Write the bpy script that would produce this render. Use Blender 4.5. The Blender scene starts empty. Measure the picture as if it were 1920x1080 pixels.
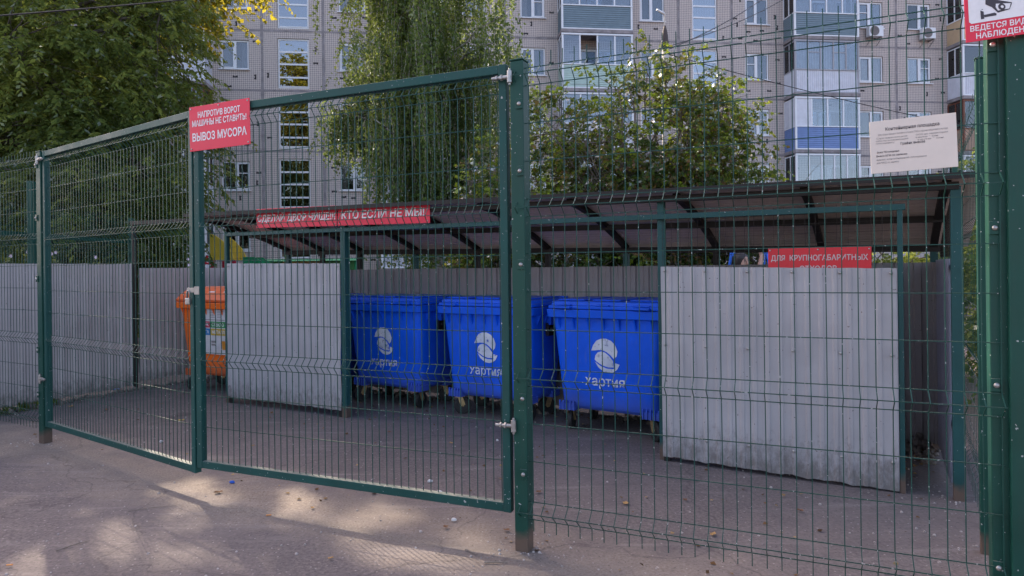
import bpy, bmesh, math, random
import numpy as np
from mathutils import Vector, Matrix, noise
random.seed(7)
rng = np.random.default_rng(11)
SC = bpy.context.scene
COL = SC.collection

# ------------------------------------------------------------------ camera
F, CH, YH, ROLL = 1240.0, 1.66, 505.0, 0.0115
cd = bpy.data.cameras.new("camera")
cam = bpy.data.objects.new("camera", cd)
COL.objects.link(cam)
cd.sensor_width = 36.0
cd.lens = F / 1920 * 36
cd.shift_y = -(540 - YH) / 1920
cd.clip_start, cd.clip_end = 0.05, 1500
cam.matrix_world = Matrix.Translation((0, 0, CH)) @ Matrix.Rotation(math.pi / 2, 4, 'X') @ Matrix.Rotation(-ROLL, 4, 'Z')
SC.camera = cam

# ------------------------------------------------------------------ light
SUN_EL, SUN_AZ = math.radians(35), math.radians(-36)
w = bpy.data.worlds.new("World")
SC.world = w
w.use_nodes = True
nt = w.node_tree
nt.nodes.clear()
sky = nt.nodes.new("ShaderNodeTexSky")
sky.sky_type = 'NISHITA'
sky.sun_disc = False
sky.sun_elevation = SUN_EL
sky.sun_rotation = SUN_AZ
sky.air_density, sky.dust_density, sky.ozone_density = 0.8, 3.0, 0.6
bg = nt.nodes.new("ShaderNodeBackground")
bg.inputs[1].default_value = 0.15
wo = nt.nodes.new("ShaderNodeOutputWorld")
tint = nt.nodes.new("ShaderNodeMix")
tint.data_type, tint.blend_type = 'RGBA', 'MULTIPLY'
tint.inputs[0].default_value = 1.0
tint.inputs[7].default_value = (1.12, 0.97, 0.90, 1)      # the camera's warm white balance
nt.links.new(sky.outputs[0], tint.inputs[6])
nt.links.new(tint.outputs[2], bg.inputs[0])
nt.links.new(bg.outputs[0], wo.inputs[0])
ld = bpy.data.lights.new("sun", 'SUN')
ld.energy = 2.15
ld.angle = math.radians(0.53)
ld.color = (1.0, 0.86, 0.68)
sun = bpy.data.objects.new("sun", ld)
COL.objects.link(sun)
sv = Vector((math.cos(SUN_EL) * math.sin(SUN_AZ), math.cos(SUN_EL) * math.cos(SUN_AZ), math.sin(SUN_EL)))
sun.rotation_euler = sv.to_track_quat('Z', 'Y').to_euler()
vs = SC.view_settings
vs.view_transform = 'Standard'
vs.look = 'None'
vs.gamma = 1.0
vs.exposure = 1.98

# ------------------------------------------------------------------ measuring helpers
def ray(x, y):
    dx, dy = x - 960, y - YH
    return ((dx - ROLL * dy) / F, 1.0, -(dy + ROLL * dx) / F)
def ground_at(x, y, z=0.0):
    r = ray(x, y)
    t = (z - CH) / r[2]
    return (r[0] * t, t)
def on_plane(x, y, P, D):
    """metres along unit D from P, and height, of a pixel on the upright plane through P."""
    r = ray(x, y)
    det = r[0] * (-D[1]) + D[0]
    s = (P[0] * (-D[1]) + P[1] * D[0]) / det
    X, Y = r[0] * s, s
    return (X - P[0]) * D[0] + (Y - P[1]) * D[1], CH + r[2] * s
def at_depth(x, y, Y):
    r = ray(x, y)
    return Vector((r[0] * Y, Y, CH + r[2] * Y))

# ------------------------------------------------------------------ mesh helpers
class MB:
    def __init__(s):
        s.v, s.f, s.m = [], [], []
    def add(s, vs, fs, mi=0):
        b = len(s.v)
        s.v += [tuple(p) for p in vs]
        s.f += [tuple(i + b for i in f) for f in fs]
        s.m += [mi] * len(fs)
        return s
    def box(s, x0, x1, y0, y1, z0, z1, mi=0):
        return s.add([(x0, y0, z0), (x1, y0, z0), (x1, y1, z0), (x0, y1, z0), (x0, y0, z1), (x1, y0, z1), (x1, y1, z1), (x0, y1, z1)],
                     [(0, 3, 2, 1), (4, 5, 6, 7), (0, 1, 5, 4), (1, 2, 6, 5), (2, 3, 7, 6), (3, 0, 4, 7)], mi)
    def obox(s, M, hx, hy, hz, mi=0):
        vs = [M @ Vector((a * hx, b * hy, c * hz)) for c in (-1, 1) for a, b in ((-1, -1), (1, -1), (1, 1), (-1, 1))]
        return s.add(vs, [(0, 3, 2, 1), (4, 5, 6, 7), (0, 1, 5, 4), (1, 2, 6, 5), (2, 3, 7, 6), (3, 0, 4, 7)], mi)
    def bar(s, a, b, wx, wz, up=(0, 0, 1), mi=0):
        a, b = Vector(a), Vector(b)
        d = (b - a)
        L = d.length
        d.normalize()
        up = Vector(up)
        sx = d.cross(up)
        if sx.length < 1e-5:
            sx = d.cross(Vector((0, 1, 0)))
        sx.normalize()
        u = sx.cross(d)
        M = Matrix((sx, d, u)).transposed().to_4x4()
        M.translation = (a + b) / 2
        return s.obox(M, wx / 2, L / 2, wz / 2, mi)
    def tube(s, path, r, n=6, cap=True, mi=0):
        path = [Vector(p) for p in path]
        rs = r if isinstance(r, (list, tuple)) else [r] * len(path)
        b = len(s.v)
        prev = None
        for i, p in enumerate(path):
            t = (path[min(i + 1, len(path) - 1)] - path[max(i - 1, 0)])
            if t.length < 1e-9:
                t = Vector((0, 0, 1))
            t.normalize()
            if prev is None:
                prev = Vector((1, 0, 0)) if abs(t.x) < 0.9 else Vector((0, 1, 0))
            u = prev - t * prev.dot(t)
            if u.length < 1e-6:
                u = t.orthogonal()
            u.normalize()
            prev = u
            q = t.cross(u)
            for k in range(n):
                a = 2 * math.pi * (k + .5) / n
                s.v.append(tuple(p + (u * math.cos(a) + q * math.sin(a)) * rs[i]))
        for i in range(len(path) - 1):
            for k in range(n):
                k2 = (k + 1) % n
                s.f.append((b + i * n + k, b + i * n + k2, b + (i + 1) * n + k2, b + (i + 1) * n + k))
                s.m.append(mi)
        if cap:
            s.f.append(tuple(b + k for k in range(n))[::-1])
            s.f.append(tuple(b + (len(path) - 1) * n + k for k in range(n)))
            s.m += [mi, mi]
        return s
    def disc(s, c, axis, r, h, n=16, mi=0):
        c, axis = Vector(c), Vector(axis).normalized()
        return s.tube([c - axis * h / 2, c + axis * h / 2], r, n, True, mi)
    def loft(s, rings, cap=True, mi=0):
        b = len(s.v)
        n = len(rings[0])
        for r in rings:
            s.v += [tuple(p) for p in r]
        for i in range(len(rings) - 1):
            for k in range(n):
                k2 = (k + 1) % n
                s.f.append((b + i * n + k, b + i * n + k2, b + (i + 1) * n + k2, b + (i + 1) * n + k))
                s.m.append(mi)
        if cap:
            s.f.append(tuple(b + k for k in range(n))[::-1])
            s.f.append(tuple(b + (len(rings) - 1) * n + k for k in range(n)))
            s.m += [mi, mi]
        return s
    def poly(s, pts, y, mi=0):
        """flat outline in the x-z plane facing -y"""
        return s.add([(p[0], y, p[1]) for p in pts], [tuple(range(len(pts)))], mi)
    def build(s, name, mats, parent=None, smooth=False, bevel=0, loc=None):
        me = bpy.data.meshes.new(name)
        me.from_pydata(s.v, [], s.f)
        if not isinstance(mats, (list, tuple)):
            mats = [mats]
        for m in mats:
            me.materials.append(m)
        if len(mats) > 1:
            me.polygons.foreach_set("material_index", s.m)
        if smooth:
            me.polygons.foreach_set("use_smooth", [True] * len(me.polygons))
        me.update()
        o = bpy.data.objects.new(name, me)
        COL.objects.link(o)
        if parent is not None:
            o.parent = parent
        if loc is not None:
            o.location = loc
        if bevel:
            bv = o.modifiers.new("bevel", 'BEVEL')
            bv.width = bevel
            bv.segments = 2
            bv.limit_method = 'ANGLE'
        return o

def tag(o, label=None, cat=None, group=None, kind=None):
    if label: o['label'] = label
    if cat: o['category'] = cat
    if group: o['group'] = group
    if kind: o['kind'] = kind
    return o
def thing(name, label, cat, loc=(0, 0, 0), rz=0.0, group=None):
    o = bpy.data.objects.new(name, None)
    COL.objects.link(o)
    o.empty_display_size = 0.1
    o.location = loc
    o.rotation_euler = (0, 0, rz)
    return tag(o, label, cat, group)
def copy_tree(o, parent=None):
    c = o.copy()
    COL.objects.link(c)
    c.parent = parent
    for ch in o.children:
        copy_tree(ch, c)
    return c
def rrect(hx, hy, r, z, n=5, cx=0, cy=0):
    pts = []
    for qx, qy, a0 in ((1, 1, 0), (-1, 1, 90), (-1, -1, 180), (1, -1, 270)):
        for k in range(n + 1):
            a = math.radians(a0 + 90 * k / n)
            pts.append((cx + qx * (hx - r) + r * math.cos(a), cy + qy * (hy - r) + r * math.sin(a), z))
    return pts

# ------------------------------------------------------------------ materials
class NT:
    def __init__(s, name):
        s.mat = bpy.data.materials.new(name)
        s.mat.use_nodes = True
        s.t = s.mat.node_tree
        s.t.nodes.clear()
        s.out = s.n("ShaderNodeOutputMaterial")
    def n(s, typ, **kw):
        nd = s.t.nodes.new(typ)
        for k, v in kw.items():
            setattr(nd, k, v)
        return nd
    def l(s, a, b):
        s.t.links.new(a, b)
    def put(s, sock, v):
        if hasattr(v, 'is_output'):
            s.l(v, sock)
        else:
            if isinstance(v, (tuple, list)) and len(v) == 3 and sock.type == 'RGBA':
                v = (*v, 1)
            sock.default_value = v
    def coord(s, kind='Object'):
        return s.n("ShaderNodeTexCoord").outputs[kind]
    def mapping(s, vec, scale=(1, 1, 1), rot=(0, 0, 0)):
        m = s.n("ShaderNodeMapping")
        s.l(vec, m.inputs[0])
        m.inputs['Scale'].default_value = scale
        m.inputs['Rotation'].default_value = rot
        return m.outputs[0]
    def noise(s, vec, scale, detail=4, rough=.55, dist=0):
        nd = s.n("ShaderNodeTexNoise")
        s.l(vec, nd.inputs['Vector'])
        nd.inputs['Scale'].default_value = scale
        nd.inputs['Detail'].default_value = detail
        nd.inputs['Roughness'].default_value = rough
        nd.inputs['Distortion'].default_value = dist
        return nd.outputs[0]
    def voro(s, vec, scale, out='Distance', feature='F1'):
        nd = s.n("ShaderNodeTexVoronoi", feature=feature)
        s.l(vec, nd.inputs['Vector'])
        nd.inputs['Scale'].default_value = scale
        return nd.outputs[out]
    def ramp(s, fac, stops, interp='LINEAR'):
        r = s.n("ShaderNodeValToRGB")
        r.color_ramp.interpolation = interp
        e = r.color_ramp.elements
        while len(e) < len(stops):
            e.new(.5)
        for el, (p, c) in zip(e, stops):
            el.position = p
            el.color = (*c, 1) if isinstance(c, (tuple, list)) else (c, c, c, 1)
        s.l(fac, r.inputs[0])
        return r.outputs[0]
    def mix(s, fac, a, b, mode='MIX'):
        m = s.n("ShaderNodeMix", data_type='RGBA', blend_type=mode)
        s.put(m.inputs[0], fac)
        s.put(m.inputs[6], a)
        s.put(m.inputs[7], b)
        return m.outputs[2]
    def math(s, op, a, b=0.0, clamp=False):
        m = s.n("ShaderNodeMath", operation=op, use_clamp=clamp)
        s.put(m.inputs[0], a)
        s.put(m.inputs[1], b)
        return m.outputs[0]
    def sep(s, v):
        nd = s.n("ShaderNodeSeparateXYZ")
        s.l(v, nd.inputs[0])
        return nd.outputs
    def bump(s, h, strength=.3, dist=.01):
        b = s.n("ShaderNodeBump")
        s.l(h, b.inputs['Height'])
        b.inputs['Strength'].default_value = strength
        b.inputs['Distance'].default_value = dist
        return b.outputs[0]
    def bsdf(s, col, rough=.6, metal=0.0, spec=.5, normal=None):
        b = s.n("ShaderNodeBsdfPrincipled")
        s.put(b.inputs['Base Color'], col)
        s.put(b.inputs['Roughness'], rough)
        s.put(b.inputs['Metallic'], metal)
        s.put(b.inputs['Specular IOR Level'], spec)
        if normal is not None:
            s.l(normal, b.inputs['Normal'])
        return b.outputs[0]
    def done(s, shader):
        s.l(shader, s.out.inputs[0])
        return s.mat

def plain(name, col, rough=.6, metal=0.0, spec=.5, var=.12, vscale=6.0, bump=0.0):
    m = NT(name)
    c = m.coord()
    n = m.noise(c, vscale, 5, .6)
    lo = tuple(max(0, x * (1 - var)) for x in col)
    hi = tuple(min(1, x * (1 + var)) for x in col)
    cc = m.ramp(n, [(.3, lo), (.7, hi)])
    nm = m.bump(m.noise(c, vscale * 12, 3), bump, .004) if bump else None
    rr = m.ramp(n, [(.3, max(0, rough - .08)), (.7, min(1, rough + .08))])
    return m.done(m.bsdf(cc, rr, metal, spec, nm))

def paint_metal(name, col, chip=(.45, .46, .44), chips=.0, rust=True, dust=.55, rough=.44, dusty=(.30, .26, .23)):
    m = NT(name)
    c = m.coord()
    n = m.noise(c, 3.0, 5, .6)
    base = m.ramp(n, [(.3, tuple(x * .82 for x in col)), (.75, tuple(x * 1.2 for x in col))])
    # streaks of grime running down
    st = m.noise(m.mapping(c, (14, 14, .7)), 2.0, 4)
    base = m.mix(m.ramp(st, [(.52, 0), (.75, .35)]), base, tuple(x * .6 + .02 for x in col))
    if chips:
        ch = m.noise(c, 55, 2, .5)
        base = m.mix(m.ramp(ch, [(.735 - chips, 0), (.75 - chips, .8)]), base, chip)
    z = m.sep(c)[2]
    zz = m.math('ADD', z, m.math('MULTIPLY', m.noise(c, 9, 3), -.16))
    if rust:
        base = m.mix(m.ramp(zz, [(.0, .9), (.07, 0)]), base, (.13, .085, .065))
    g = m.n("ShaderNodeNewGeometry")
    up = m.sep(g.outputs['Normal'])[2]
    dm = m.math('MULTIPLY', m.ramp(up, [(.75, 0), (.95, 1)]), m.ramp(m.noise(c, 18, 4), [(.3, .15), (.65, dust)]))
    base = m.mix(dm, base, dusty)
    rr = m.math('ADD', m.ramp(n, [(.3, rough - .08), (.7, rough + .1)]), m.math('MULTIPLY', dm, .4), True)
    bm_ = m.bump(m.noise(c, 40, 3), .06, .004)
    return m.done(m.bsdf(base, rr, 0, .3, bm_))

GREEN = (.007, .056, .041)
M = {}
M['green'] = paint_metal("green_paint", GREEN, chips=.018)
M['green_old'] = paint_metal("green_paint_worn", (.010, .062, .054), chips=.022, dust=.5, rough=.52)
M['wire'] = paint_metal("green_wire", (.009, .056, .043), chips=.055, rust=False, dust=.35, rough=.42)
M['shed_green'] = paint_metal("shelter_green", (.014, .068, .068), chips=.02)
M['dark_frame'] = paint_metal("dark_frame", (.020, .017, .016), rust=False, dust=.2, rough=.6)
M['zinc'] = plain("zinc_steel", (.36, .35, .34), .42, .8, .5, .2, 30)
M['gold_zinc'] = plain("yellow_zinc", (.42, .31, .16), .42, .7, .5, .35, 25)
M['rubber'] = plain("black_rubber", (.018, .018, .019), .7, 0, .4, .3, 20)
M['black'] = plain("black_plastic", (.012, .012, .013), .5)
M['white_paint'] = plain("white_lettering", (.74, .73, .74), .55, 0, .4, .06, 30)
M['white_pvc'] = plain("white_pvc", (.72, .73, .76), .4, 0, .5, .05, 4)
M['curtain'] = plain("curtain", (.50, .46, .43), .9, 0, .1, .15, 5)
M['curtain_blue'] = plain("curtain_blue", (.25, .28, .33), .9, 0, .1, .2, 5)
M['room'] = plain("unlit_room", (.06, .058, .06), .9, 0, .1, .2, 2)
M['roof_under'] = None

def sheet_metal(name, col, dirt=.5, spots=True):
    m = NT(name)
    c = m.coord()
    n = m.noise(c, 1.6, 5, .6)
    base = m.ramp(n, [(.3, tuple(x * .88 for x in col)), (.7, tuple(x * 1.08 for x in col))])
    st = m.noise(m.mapping(c, (16, 16, .5)), 1.5, 5, .6)
    base = m.mix(m.ramp(st, [(.5, 0), (.8, .4)]), base, tuple(x * .62 for x in col))
    z = m.sep(c)[2]
    lo = m.math('ADD', z, m.math('MULTIPLY', m.math('SUBTRACT', m.noise(m.mapping(c, (5, 5, 2.5)), 4, 6, .75), .5), -.9))
    base = m.mix(m.ramp(lo, [(.02, dirt), (.30, 0)]), base, (.10, .085, .075))
    if spots:
        sp = m.noise(c, 38, 2, .5)
        base = m.mix(m.ramp(sp, [(.715, 0), (.745, .75)]), base, (.10, .08, .075))
    bm_ = m.bump(m.noise(c, 7, 3), .15, .01)
    return m.done(m.bsdf(base, .48, .0, .45, bm_))
M['sheet_grey'] = sheet_metal("grey_sheet", (.36, .35, .365), .7)
M['sheet_left'] = sheet_metal("grey_sheet_weathered", (.42, .38, .375), .8)
M['sheet_dark'] = sheet_metal("grey_brown_sheet", (.27, .245, .25))
M['sheet_blue'] = sheet_metal("blue_grey_sheet", (.26, .26, .33))
M['roof'] = sheet_metal("roof_sheet", (.56, .50, .47), 0, False)

def plastic(name, col):
    m = NT(name)
    c = m.n("ShaderNodeNewGeometry").outputs['Position']
    n = m.noise(c, 2.5, 5, .6)
    base = m.ramp(n, [(.3, tuple(x * .82 for x in col)), (.7, tuple(min(1, x * 1.1) for x in col))])
    sc = m.noise(m.mapping(c, (30, 30, 3)), 2, 4, .6)
    base = m.mix(m.ramp(sc, [(.55, 0), (.75, .30)]), base, tuple(.35 * x + .12 for x in col))
    z = m.sep(c)[2]
    lo = m.math('ADD', z, m.math('MULTIPLY', m.noise(c, 6, 4), -.3))
    base = m.mix(m.ramp(lo, [(.1, .45), (.32, 0)]), base, (.09, .08, .08))
    g = m.n("ShaderNodeNewGeometry")
    up = m.sep(g.outputs['Normal'])[2]
    base = m.mix(m.math('MULTIPLY', m.ramp(up, [(.8, 0), (1., .3)]), m.noise(c, 12, 4)), base, (.3, .28, .27))
    return m.done(m.bsdf(base, m.ramp(n, [(.3, .42), (.7, .54)]), 0, .3, m.bump(m.noise(c, 60, 2), .05, .003)))
M['bin_blue'] = plastic("blue_plastic", (.001, .10, .74))
M['bin_orange'] = plastic("orange_plastic", (.85, .15, .012))
M['bin_lid_orange'] = plastic("orange_lid_plastic", (.62, .10, .018))
M['sign_red'] = plain("red_sign", (.70, .018, .055), .45, 0, .45, .06, 4)
M['sign_red_shaded'] = plain("red_sign_shaded", (.55, .02, .03), .5, 0, .45, .1, 4)  # red darkened to paint in the shade under the shelter roof
M['sign_board'] = plain("board_faded", (.68, .60, .53), .6, 0, .3, .06, 5)
M['ink'] = plain("ink", (.05, .045, .055), .7)
M['ink_faint'] = plain("ink_faded", (.22, .20, .20), .8)

def stencil(name):
    m = NT(name)
    c = m.n("ShaderNodeNewGeometry").outputs['Position']
    b = m.noise(c, 19, 4, .65)
    col = m.ramp(m.noise(c, 5, 3), [(.3, (.42, .48, .62)), (.7, (.70, .72, .78))])
    sh = m.bsdf(col, .6, 0, .3)
    tr = m.n("ShaderNodeBsdfTransparent").outputs[0]
    mx = m.n("ShaderNodeMixShader")
    m.l(m.ramp(b, [(.30, .2), (.44, 1)]), mx.inputs[0])
    m.l(tr, mx.inputs[1])
    m.l(sh, mx.inputs[2])
    return m.done(mx.outputs[0])
M['stencil'] = stencil("white_stencil_paint")

def ground_mat():
    m = NT("asphalt_with_sand")
    c = m.coord()
    big = m.noise(c, .55, 5, .6)
    mid = m.noise(c, 3.2, 6, .65)
    fine = m.noise(c, 42, 4, .7)
    asph = m.ramp(fine, [(.28, (.068, .058, .058)), (.5, (.132, .112, .110)), (.75, (.22, .188, .182))])
    asph = m.mix(m.ramp(big, [(.38, 0), (.62, .6)]), asph, (.165, .140, .135))
    asph = m.mix(m.ramp(mid, [(.5, 0), (.72, .45)]), asph, (.085, .074, .078))
    # sand drifted along the gate line
    P = m.n("ShaderNodeVectorMath", operation='DOT_PRODUCT')
    m.l(c, P.inputs[0])
    P.inputs[1].default_value = (.489, .872, 0)
    d = m.math('SUBTRACT', P.outputs['Value'], 3.35)
    d = m.math('ABSOLUTE', m.math('ADD', d, m.math('MULTIPLY', m.math('SUBTRACT', m.noise(c, 1.3, 5, .65), .5), 1.6)))
    sand = m.ramp(m.noise(c, 60, 4, .75), [(.3, (.15, .115, .09)), (.5, (.24, .198, .165)), (.72, (.33, .28, .24))])
    sm = m.math('MULTIPLY', m.ramp(d, [(.15, .95), (.62, 0)]), m.ramp(mid, [(.25, .35), (.55, 1)]))
    col = m.mix(sm, asph, sand)
    # soil by the shelter's right side
    Q = m.n("ShaderNodeVectorMath", operation='DOT_PRODUCT')
    m.l(c, Q.inputs[0])
    Q.inputs[1].default_value = (.8707, -.4919, 0)
    q = m.math('ADD', Q.outputs['Value'], m.math('MULTIPLY', m.noise(c, 2.2, 5), .8))
    col = m.mix(m.ramp(m.math('MULTIPLY', q, .1), [(.05, 0), (.12, .7)]), col, m.mix(fine, (.13, .095, .08), (.23, .175, .15)))
    pt = m.noise(c, .33, 4, .55, .6)
    col = m.mix(m.ramp(pt, [(.46, 0), (.56, .38)]), col, m.mix(.5, asph, (.06, .055, .057)))
    tk = m.noise(m.mapping(c, (.5, 5, 1), (0, 0, .55)), 1.6, 4, .6)
    col = m.mix(m.ramp(tk, [(.56, 0), (.70, .30)]), col, (.30, .265, .25))
    # light grit and dark crumbs
    g1 = m.voro(c, 34)
    k1 = m.voro(c, 34, 'Color')
    sel = m.sep(k1)[0]
    grit = m.math('MULTIPLY', m.ramp(g1, [(.16, 1), (.24, 0)]), m.ramp(sel, [(.80, 0), (.83, 1)]))
    col = m.mix(m.math('MULTIPLY', grit, .5), col, (.42, .38, .36))
    g2 = m.voro(c, 52)
    s2 = m.sep(m.voro(c, 52, 'Color'))[1]
    crumb = m.math('MULTIPLY', m.ramp(g2, [(.18, 1), (.28, 0)]), m.ramp(s2, [(.80, 0), (.84, 1)]))
    col = m.mix(m.math('MULTIPLY', crumb, .7), col, (.045, .038, .036))
    # cracks
    cr = m.n("ShaderNodeTexVoronoi", feature='DISTANCE_TO_EDGE')
    wob = m.n("ShaderNodeVectorMath", operation='ADD')
    nz = m.n("ShaderNodeTexNoise")
    m.l(c, nz.inputs['Vector'])
    nz.inputs['Scale'].default_value = 1.7
    nz.inputs['Detail'].default_value = 6
    m.l(c, wob.inputs[0])
    m.l(nz.outputs['Color'], wob.inputs[1])
    m.l(wob.outputs[0], cr.inputs['Vector'])
    cr.inputs['Scale'].default_value = .42
    col = m.mix(m.ramp(cr.outputs['Distance'], [(.0, .45), (.006, 0)]), col, (.05, .042, .042))
    # dark oily blotches
    bl = m.noise(c, 1.1, 3, .5)
    col = m.mix(m.ramp(bl, [(.655, 0), (.73, .55)]), col, (.05, .04, .038))
    h = m.math('ADD', m.math('MULTIPLY', fine, .5), m.math('ADD', m.math('MULTIPLY', grit, .8), m.math('MULTIPLY', mid, .8)))
    return m.done(m.bsdf(col, .93, 0, .25, m.bump(h, .55, .012)))
M['ground'] = ground_mat()

def facade_mat():
    m = NT("mosaic_tile_wall")
    c = m.coord()
    xs = m.mapping(c, (1, 1, 1))
    ck = m.n("ShaderNodeTexChecker")
    m.l(m.mapping(c, (1, 0, 1), (0, math.radians(45), 0)), ck.inputs['Vector'])
    ck.inputs['Scale'].default_value = 1 / .062
    ck.inputs['Color1'].default_value = (.63, .545, .50, 1)
    ck.inputs['Color2'].default_value = (.25, .225, .225, 1)
    ckc = m.mix(m.ramp(m.noise(c, 14, 3, .6), [(.35, 0), (.65, .45)]), ck.outputs[0], (.56, .48, .44))
    base = m.mix(m.ramp(m.noise(c, .5, 5, .6), [(.4, 0), (.75, .3)]), ckc, (.46, .40, .37))
    st = m.noise(m.mapping(c, (3, 3, .25)), 1.2, 5, .65)
    base = m.mix(m.ramp(st, [(.55, 0), (.85, .3)]), base, (.22, .19, .19))
    sp = m.noise(c, 9, 3, .6)
    base = m.mix(m.ramp(sp, [(.62, 0), (.70, .5)]), base, (.19, .165, .165))
    return m.done(m.bsdf(base, .85, 0, .25))
M['facade'] = facade_mat()
M['joint'] = plain("seam_mortar", (.27, .245, .25), .9, 0, .2, .3, 3)
M['tile_mark'] = plain("dark_tile", (.035, .032, .036), .7, 0, .3, .3, 4)
M['reveal'] = plain("window_reveal", (.42, .36, .32), .9, 0, .2, .15, 3)

def glass_mat(name, refl=.45, tint=(.75, .8, .85)):
    m = NT(name)
    tr = m.n("ShaderNodeBsdfTransparent")
    tr.inputs[0].default_value = (*tint, 1)
    gl = m.n("ShaderNodeBsdfGlossy")
    gl.inputs['Roughness'].default_value = .015
    gl.inputs[0].default_value = (.60, .62, .65, 1)
    m.l(m.bump(m.noise(m.coord(), .8, 2), .03, .05), gl.inputs['Normal'])
    lw = m.n("ShaderNodeLayerWeight")
    lw.inputs[0].default_value = .35
    f = m.math('ADD', m.math('MULTIPLY', lw.outputs['Fresnel'], .9), refl, True)
    mx = m.n("ShaderNodeMixShader")
    m.l(f, mx.inputs[0])
    m.l(tr.outputs[0], mx.inputs[1])
    m.l(gl.outputs[0], mx.inputs[2])
    return m.done(mx.outputs[0])
M['glass'] = glass_mat("window_glass", .09, (.72, .74, .76))
M['glass_stair'] = glass_mat("stair_glass", .30, (.5, .55, .6))
M['glass_clear'] = glass_mat("balcony_glass", .10)

def leaf_mat(name, dark, mid, light, trans=.42, gloss=.035):
    m = NT(name)
    a = m.n("ShaderNodeAttribute")
    a.attribute_name = 'tint'
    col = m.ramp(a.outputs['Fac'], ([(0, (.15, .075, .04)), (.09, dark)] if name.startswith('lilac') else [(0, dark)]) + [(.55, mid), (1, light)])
    d = m.n("ShaderNodeBsdfDiffuse")
    m.l(col, d.inputs[0])
    t = m.n("ShaderNodeBsdfTranslucent")
    m.l(m.mix(.5, col, tuple(min(1, x * 2.0) for x in light)), t.inputs[0])
    g = m.n("ShaderNodeBsdfGlossy")
    g.inputs['Roughness'].default_value = .38
    g.inputs[0].default_value = (.8, .85, .9, 1)
    mx = m.n("ShaderNodeMixShader")
    mx.inputs[0].default_value = trans
    m.l(d.outputs[0], mx.inputs[1])
    m.l(t.outputs[0], mx.inputs[2])
    lw = m.n("ShaderNodeLayerWeight")
    lw.inputs[0].default_value = .25
    m2 = m.n("ShaderNodeMixShader")
    m.l(m.math('MULTIPLY', lw.outputs['Fresnel'], gloss * 3, True), m2.inputs[0])
    m.l(mx.outputs[0], m2.inputs[1])
    m.l(g.outputs[0], m2.inputs[2])
    return m.done(m2.outputs[0])
M['leaf_ash'] = leaf_mat("ash_leaves", (.030, .052, .016), (.085, .125, .032), (.21, .245, .05))
M['leaf_maple'] = leaf_mat("maple_leaves", (.06, .09, .018), (.20, .22, .03), (.44, .35, .03), .5)
M['leaf_birch'] = leaf_mat("birch_leaves", (.040, .070, .024), (.085, .14, .042), (.23, .28, .065))
M['leaf_lilac'] = leaf_mat("lilac_leaves", (.025, .05, .018), (.055, .095, .03), (.26, .33, .03), .40, .10)
M['leaf_bush'] = leaf_mat("bush_leaves", (.04, .07, .02), (.09, .14, .03), (.25, .28, .06))
M['bark'] = plain("grey_bark", (.10, .085, .072), .9, 0, .2, .4, 8, .5)
M['twig'] = plain("twigs", (.17, .145, .125), .85, 0, .2, .3, 8)
def birch_bark():
    m = NT("birch_bark")
    c = m.coord()
    n = m.noise(m.mapping(c, (3, 3, 14)), 1.5, 4, .7)
    return m.done(m.bsdf(m.ramp(n, [(.42, (.05, .045, .04)), (.52, (.45, .42, .38))]), .8, 0, .2))
M['birch_bark'] = birch_bark()
M['rock'] = plain("broken_stone", (.125, .107, .095), .9, 0, .2, .5, 6, .6)
M['concrete'] = plain("pole_concrete", (.42, .39, .36), .85, 0, .2, .2, 5, .3)

# ------------------------------------------------------------------ lettering
def text_mesh(lines, mat, parent, name="lettering", y=-.004, bold=0.0):
    """lines: (string, centre x, baseline z, cap height, total width or None); one flat mesh in the parent's x-z plane"""
    big = MB()
    for s, cx, z, h, wd in lines:
        cu = bpy.data.curves.new("txt", 'FONT')
        cu.body = s
        cu.align_x = 'CENTER'
        cu.size = 1.0
        cu.offset = bold
        cu.resolution_u = 3
        o = bpy.data.objects.new("txt", cu)
        COL.objects.link(o)
        dg = bpy.context.evaluated_depsgraph_get()
        me = bpy.data.meshes.new_from_object(o.evaluated_get(dg))
        n = len(me.vertices)
        if n:
            co = np.empty(n * 3, np.float32)
            me.vertices.foreach_get("co", co)
            co = co.reshape(-1, 3)
            sx = h / .72
            if wd:
                sx = wd / max(1e-6, (co[:, 0].max() - co[:, 0].min()))
            mid = (co[:, 0].max() + co[:, 0].min()) / 2
            vs_ = [(cx + (p[0] - mid) * sx, y, z + p[1] * h / .72) for p in co]
            big.add(vs_, [tuple(p.vertices) for p in me.polygons])
        bpy.data.objects.remove(o)
        bpy.data.meshes.remove(me)
        bpy.data.curves.remove(cu)
    return big.build(name, mat, parent)

# ------------------------------------------------------------------ ground
def build_ground():
    mb = MB()
    xs = [-600, -60, -14] + [-14 + i * .5 for i in range(1, 56)] + [60, 600]
    ys = [-600, -60, -4] + [-4 + i * .5 for i in range(1, 50)] + [60, 700]
    def hz(x, y):
        if -13 < x < 13 and -3 < y < 20:
            return .012 * noise.noise((x * .7, y * .7, 0))
        return 0
    vs_ = [(x, y, hz(x, y)) for y in ys for x in xs]
    nx = len(xs)
    fs = [(j * nx + i, j * nx + i + 1, (j + 1) * nx + i + 1, (j + 1) * nx + i) for j in range(len(ys) - 1) for i in range(nx - 1)]
    mb.add(vs_, fs)
    o = mb.build("ground", M['ground'], smooth=True)
    return tag(o, kind='structure')
build_ground()

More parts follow.
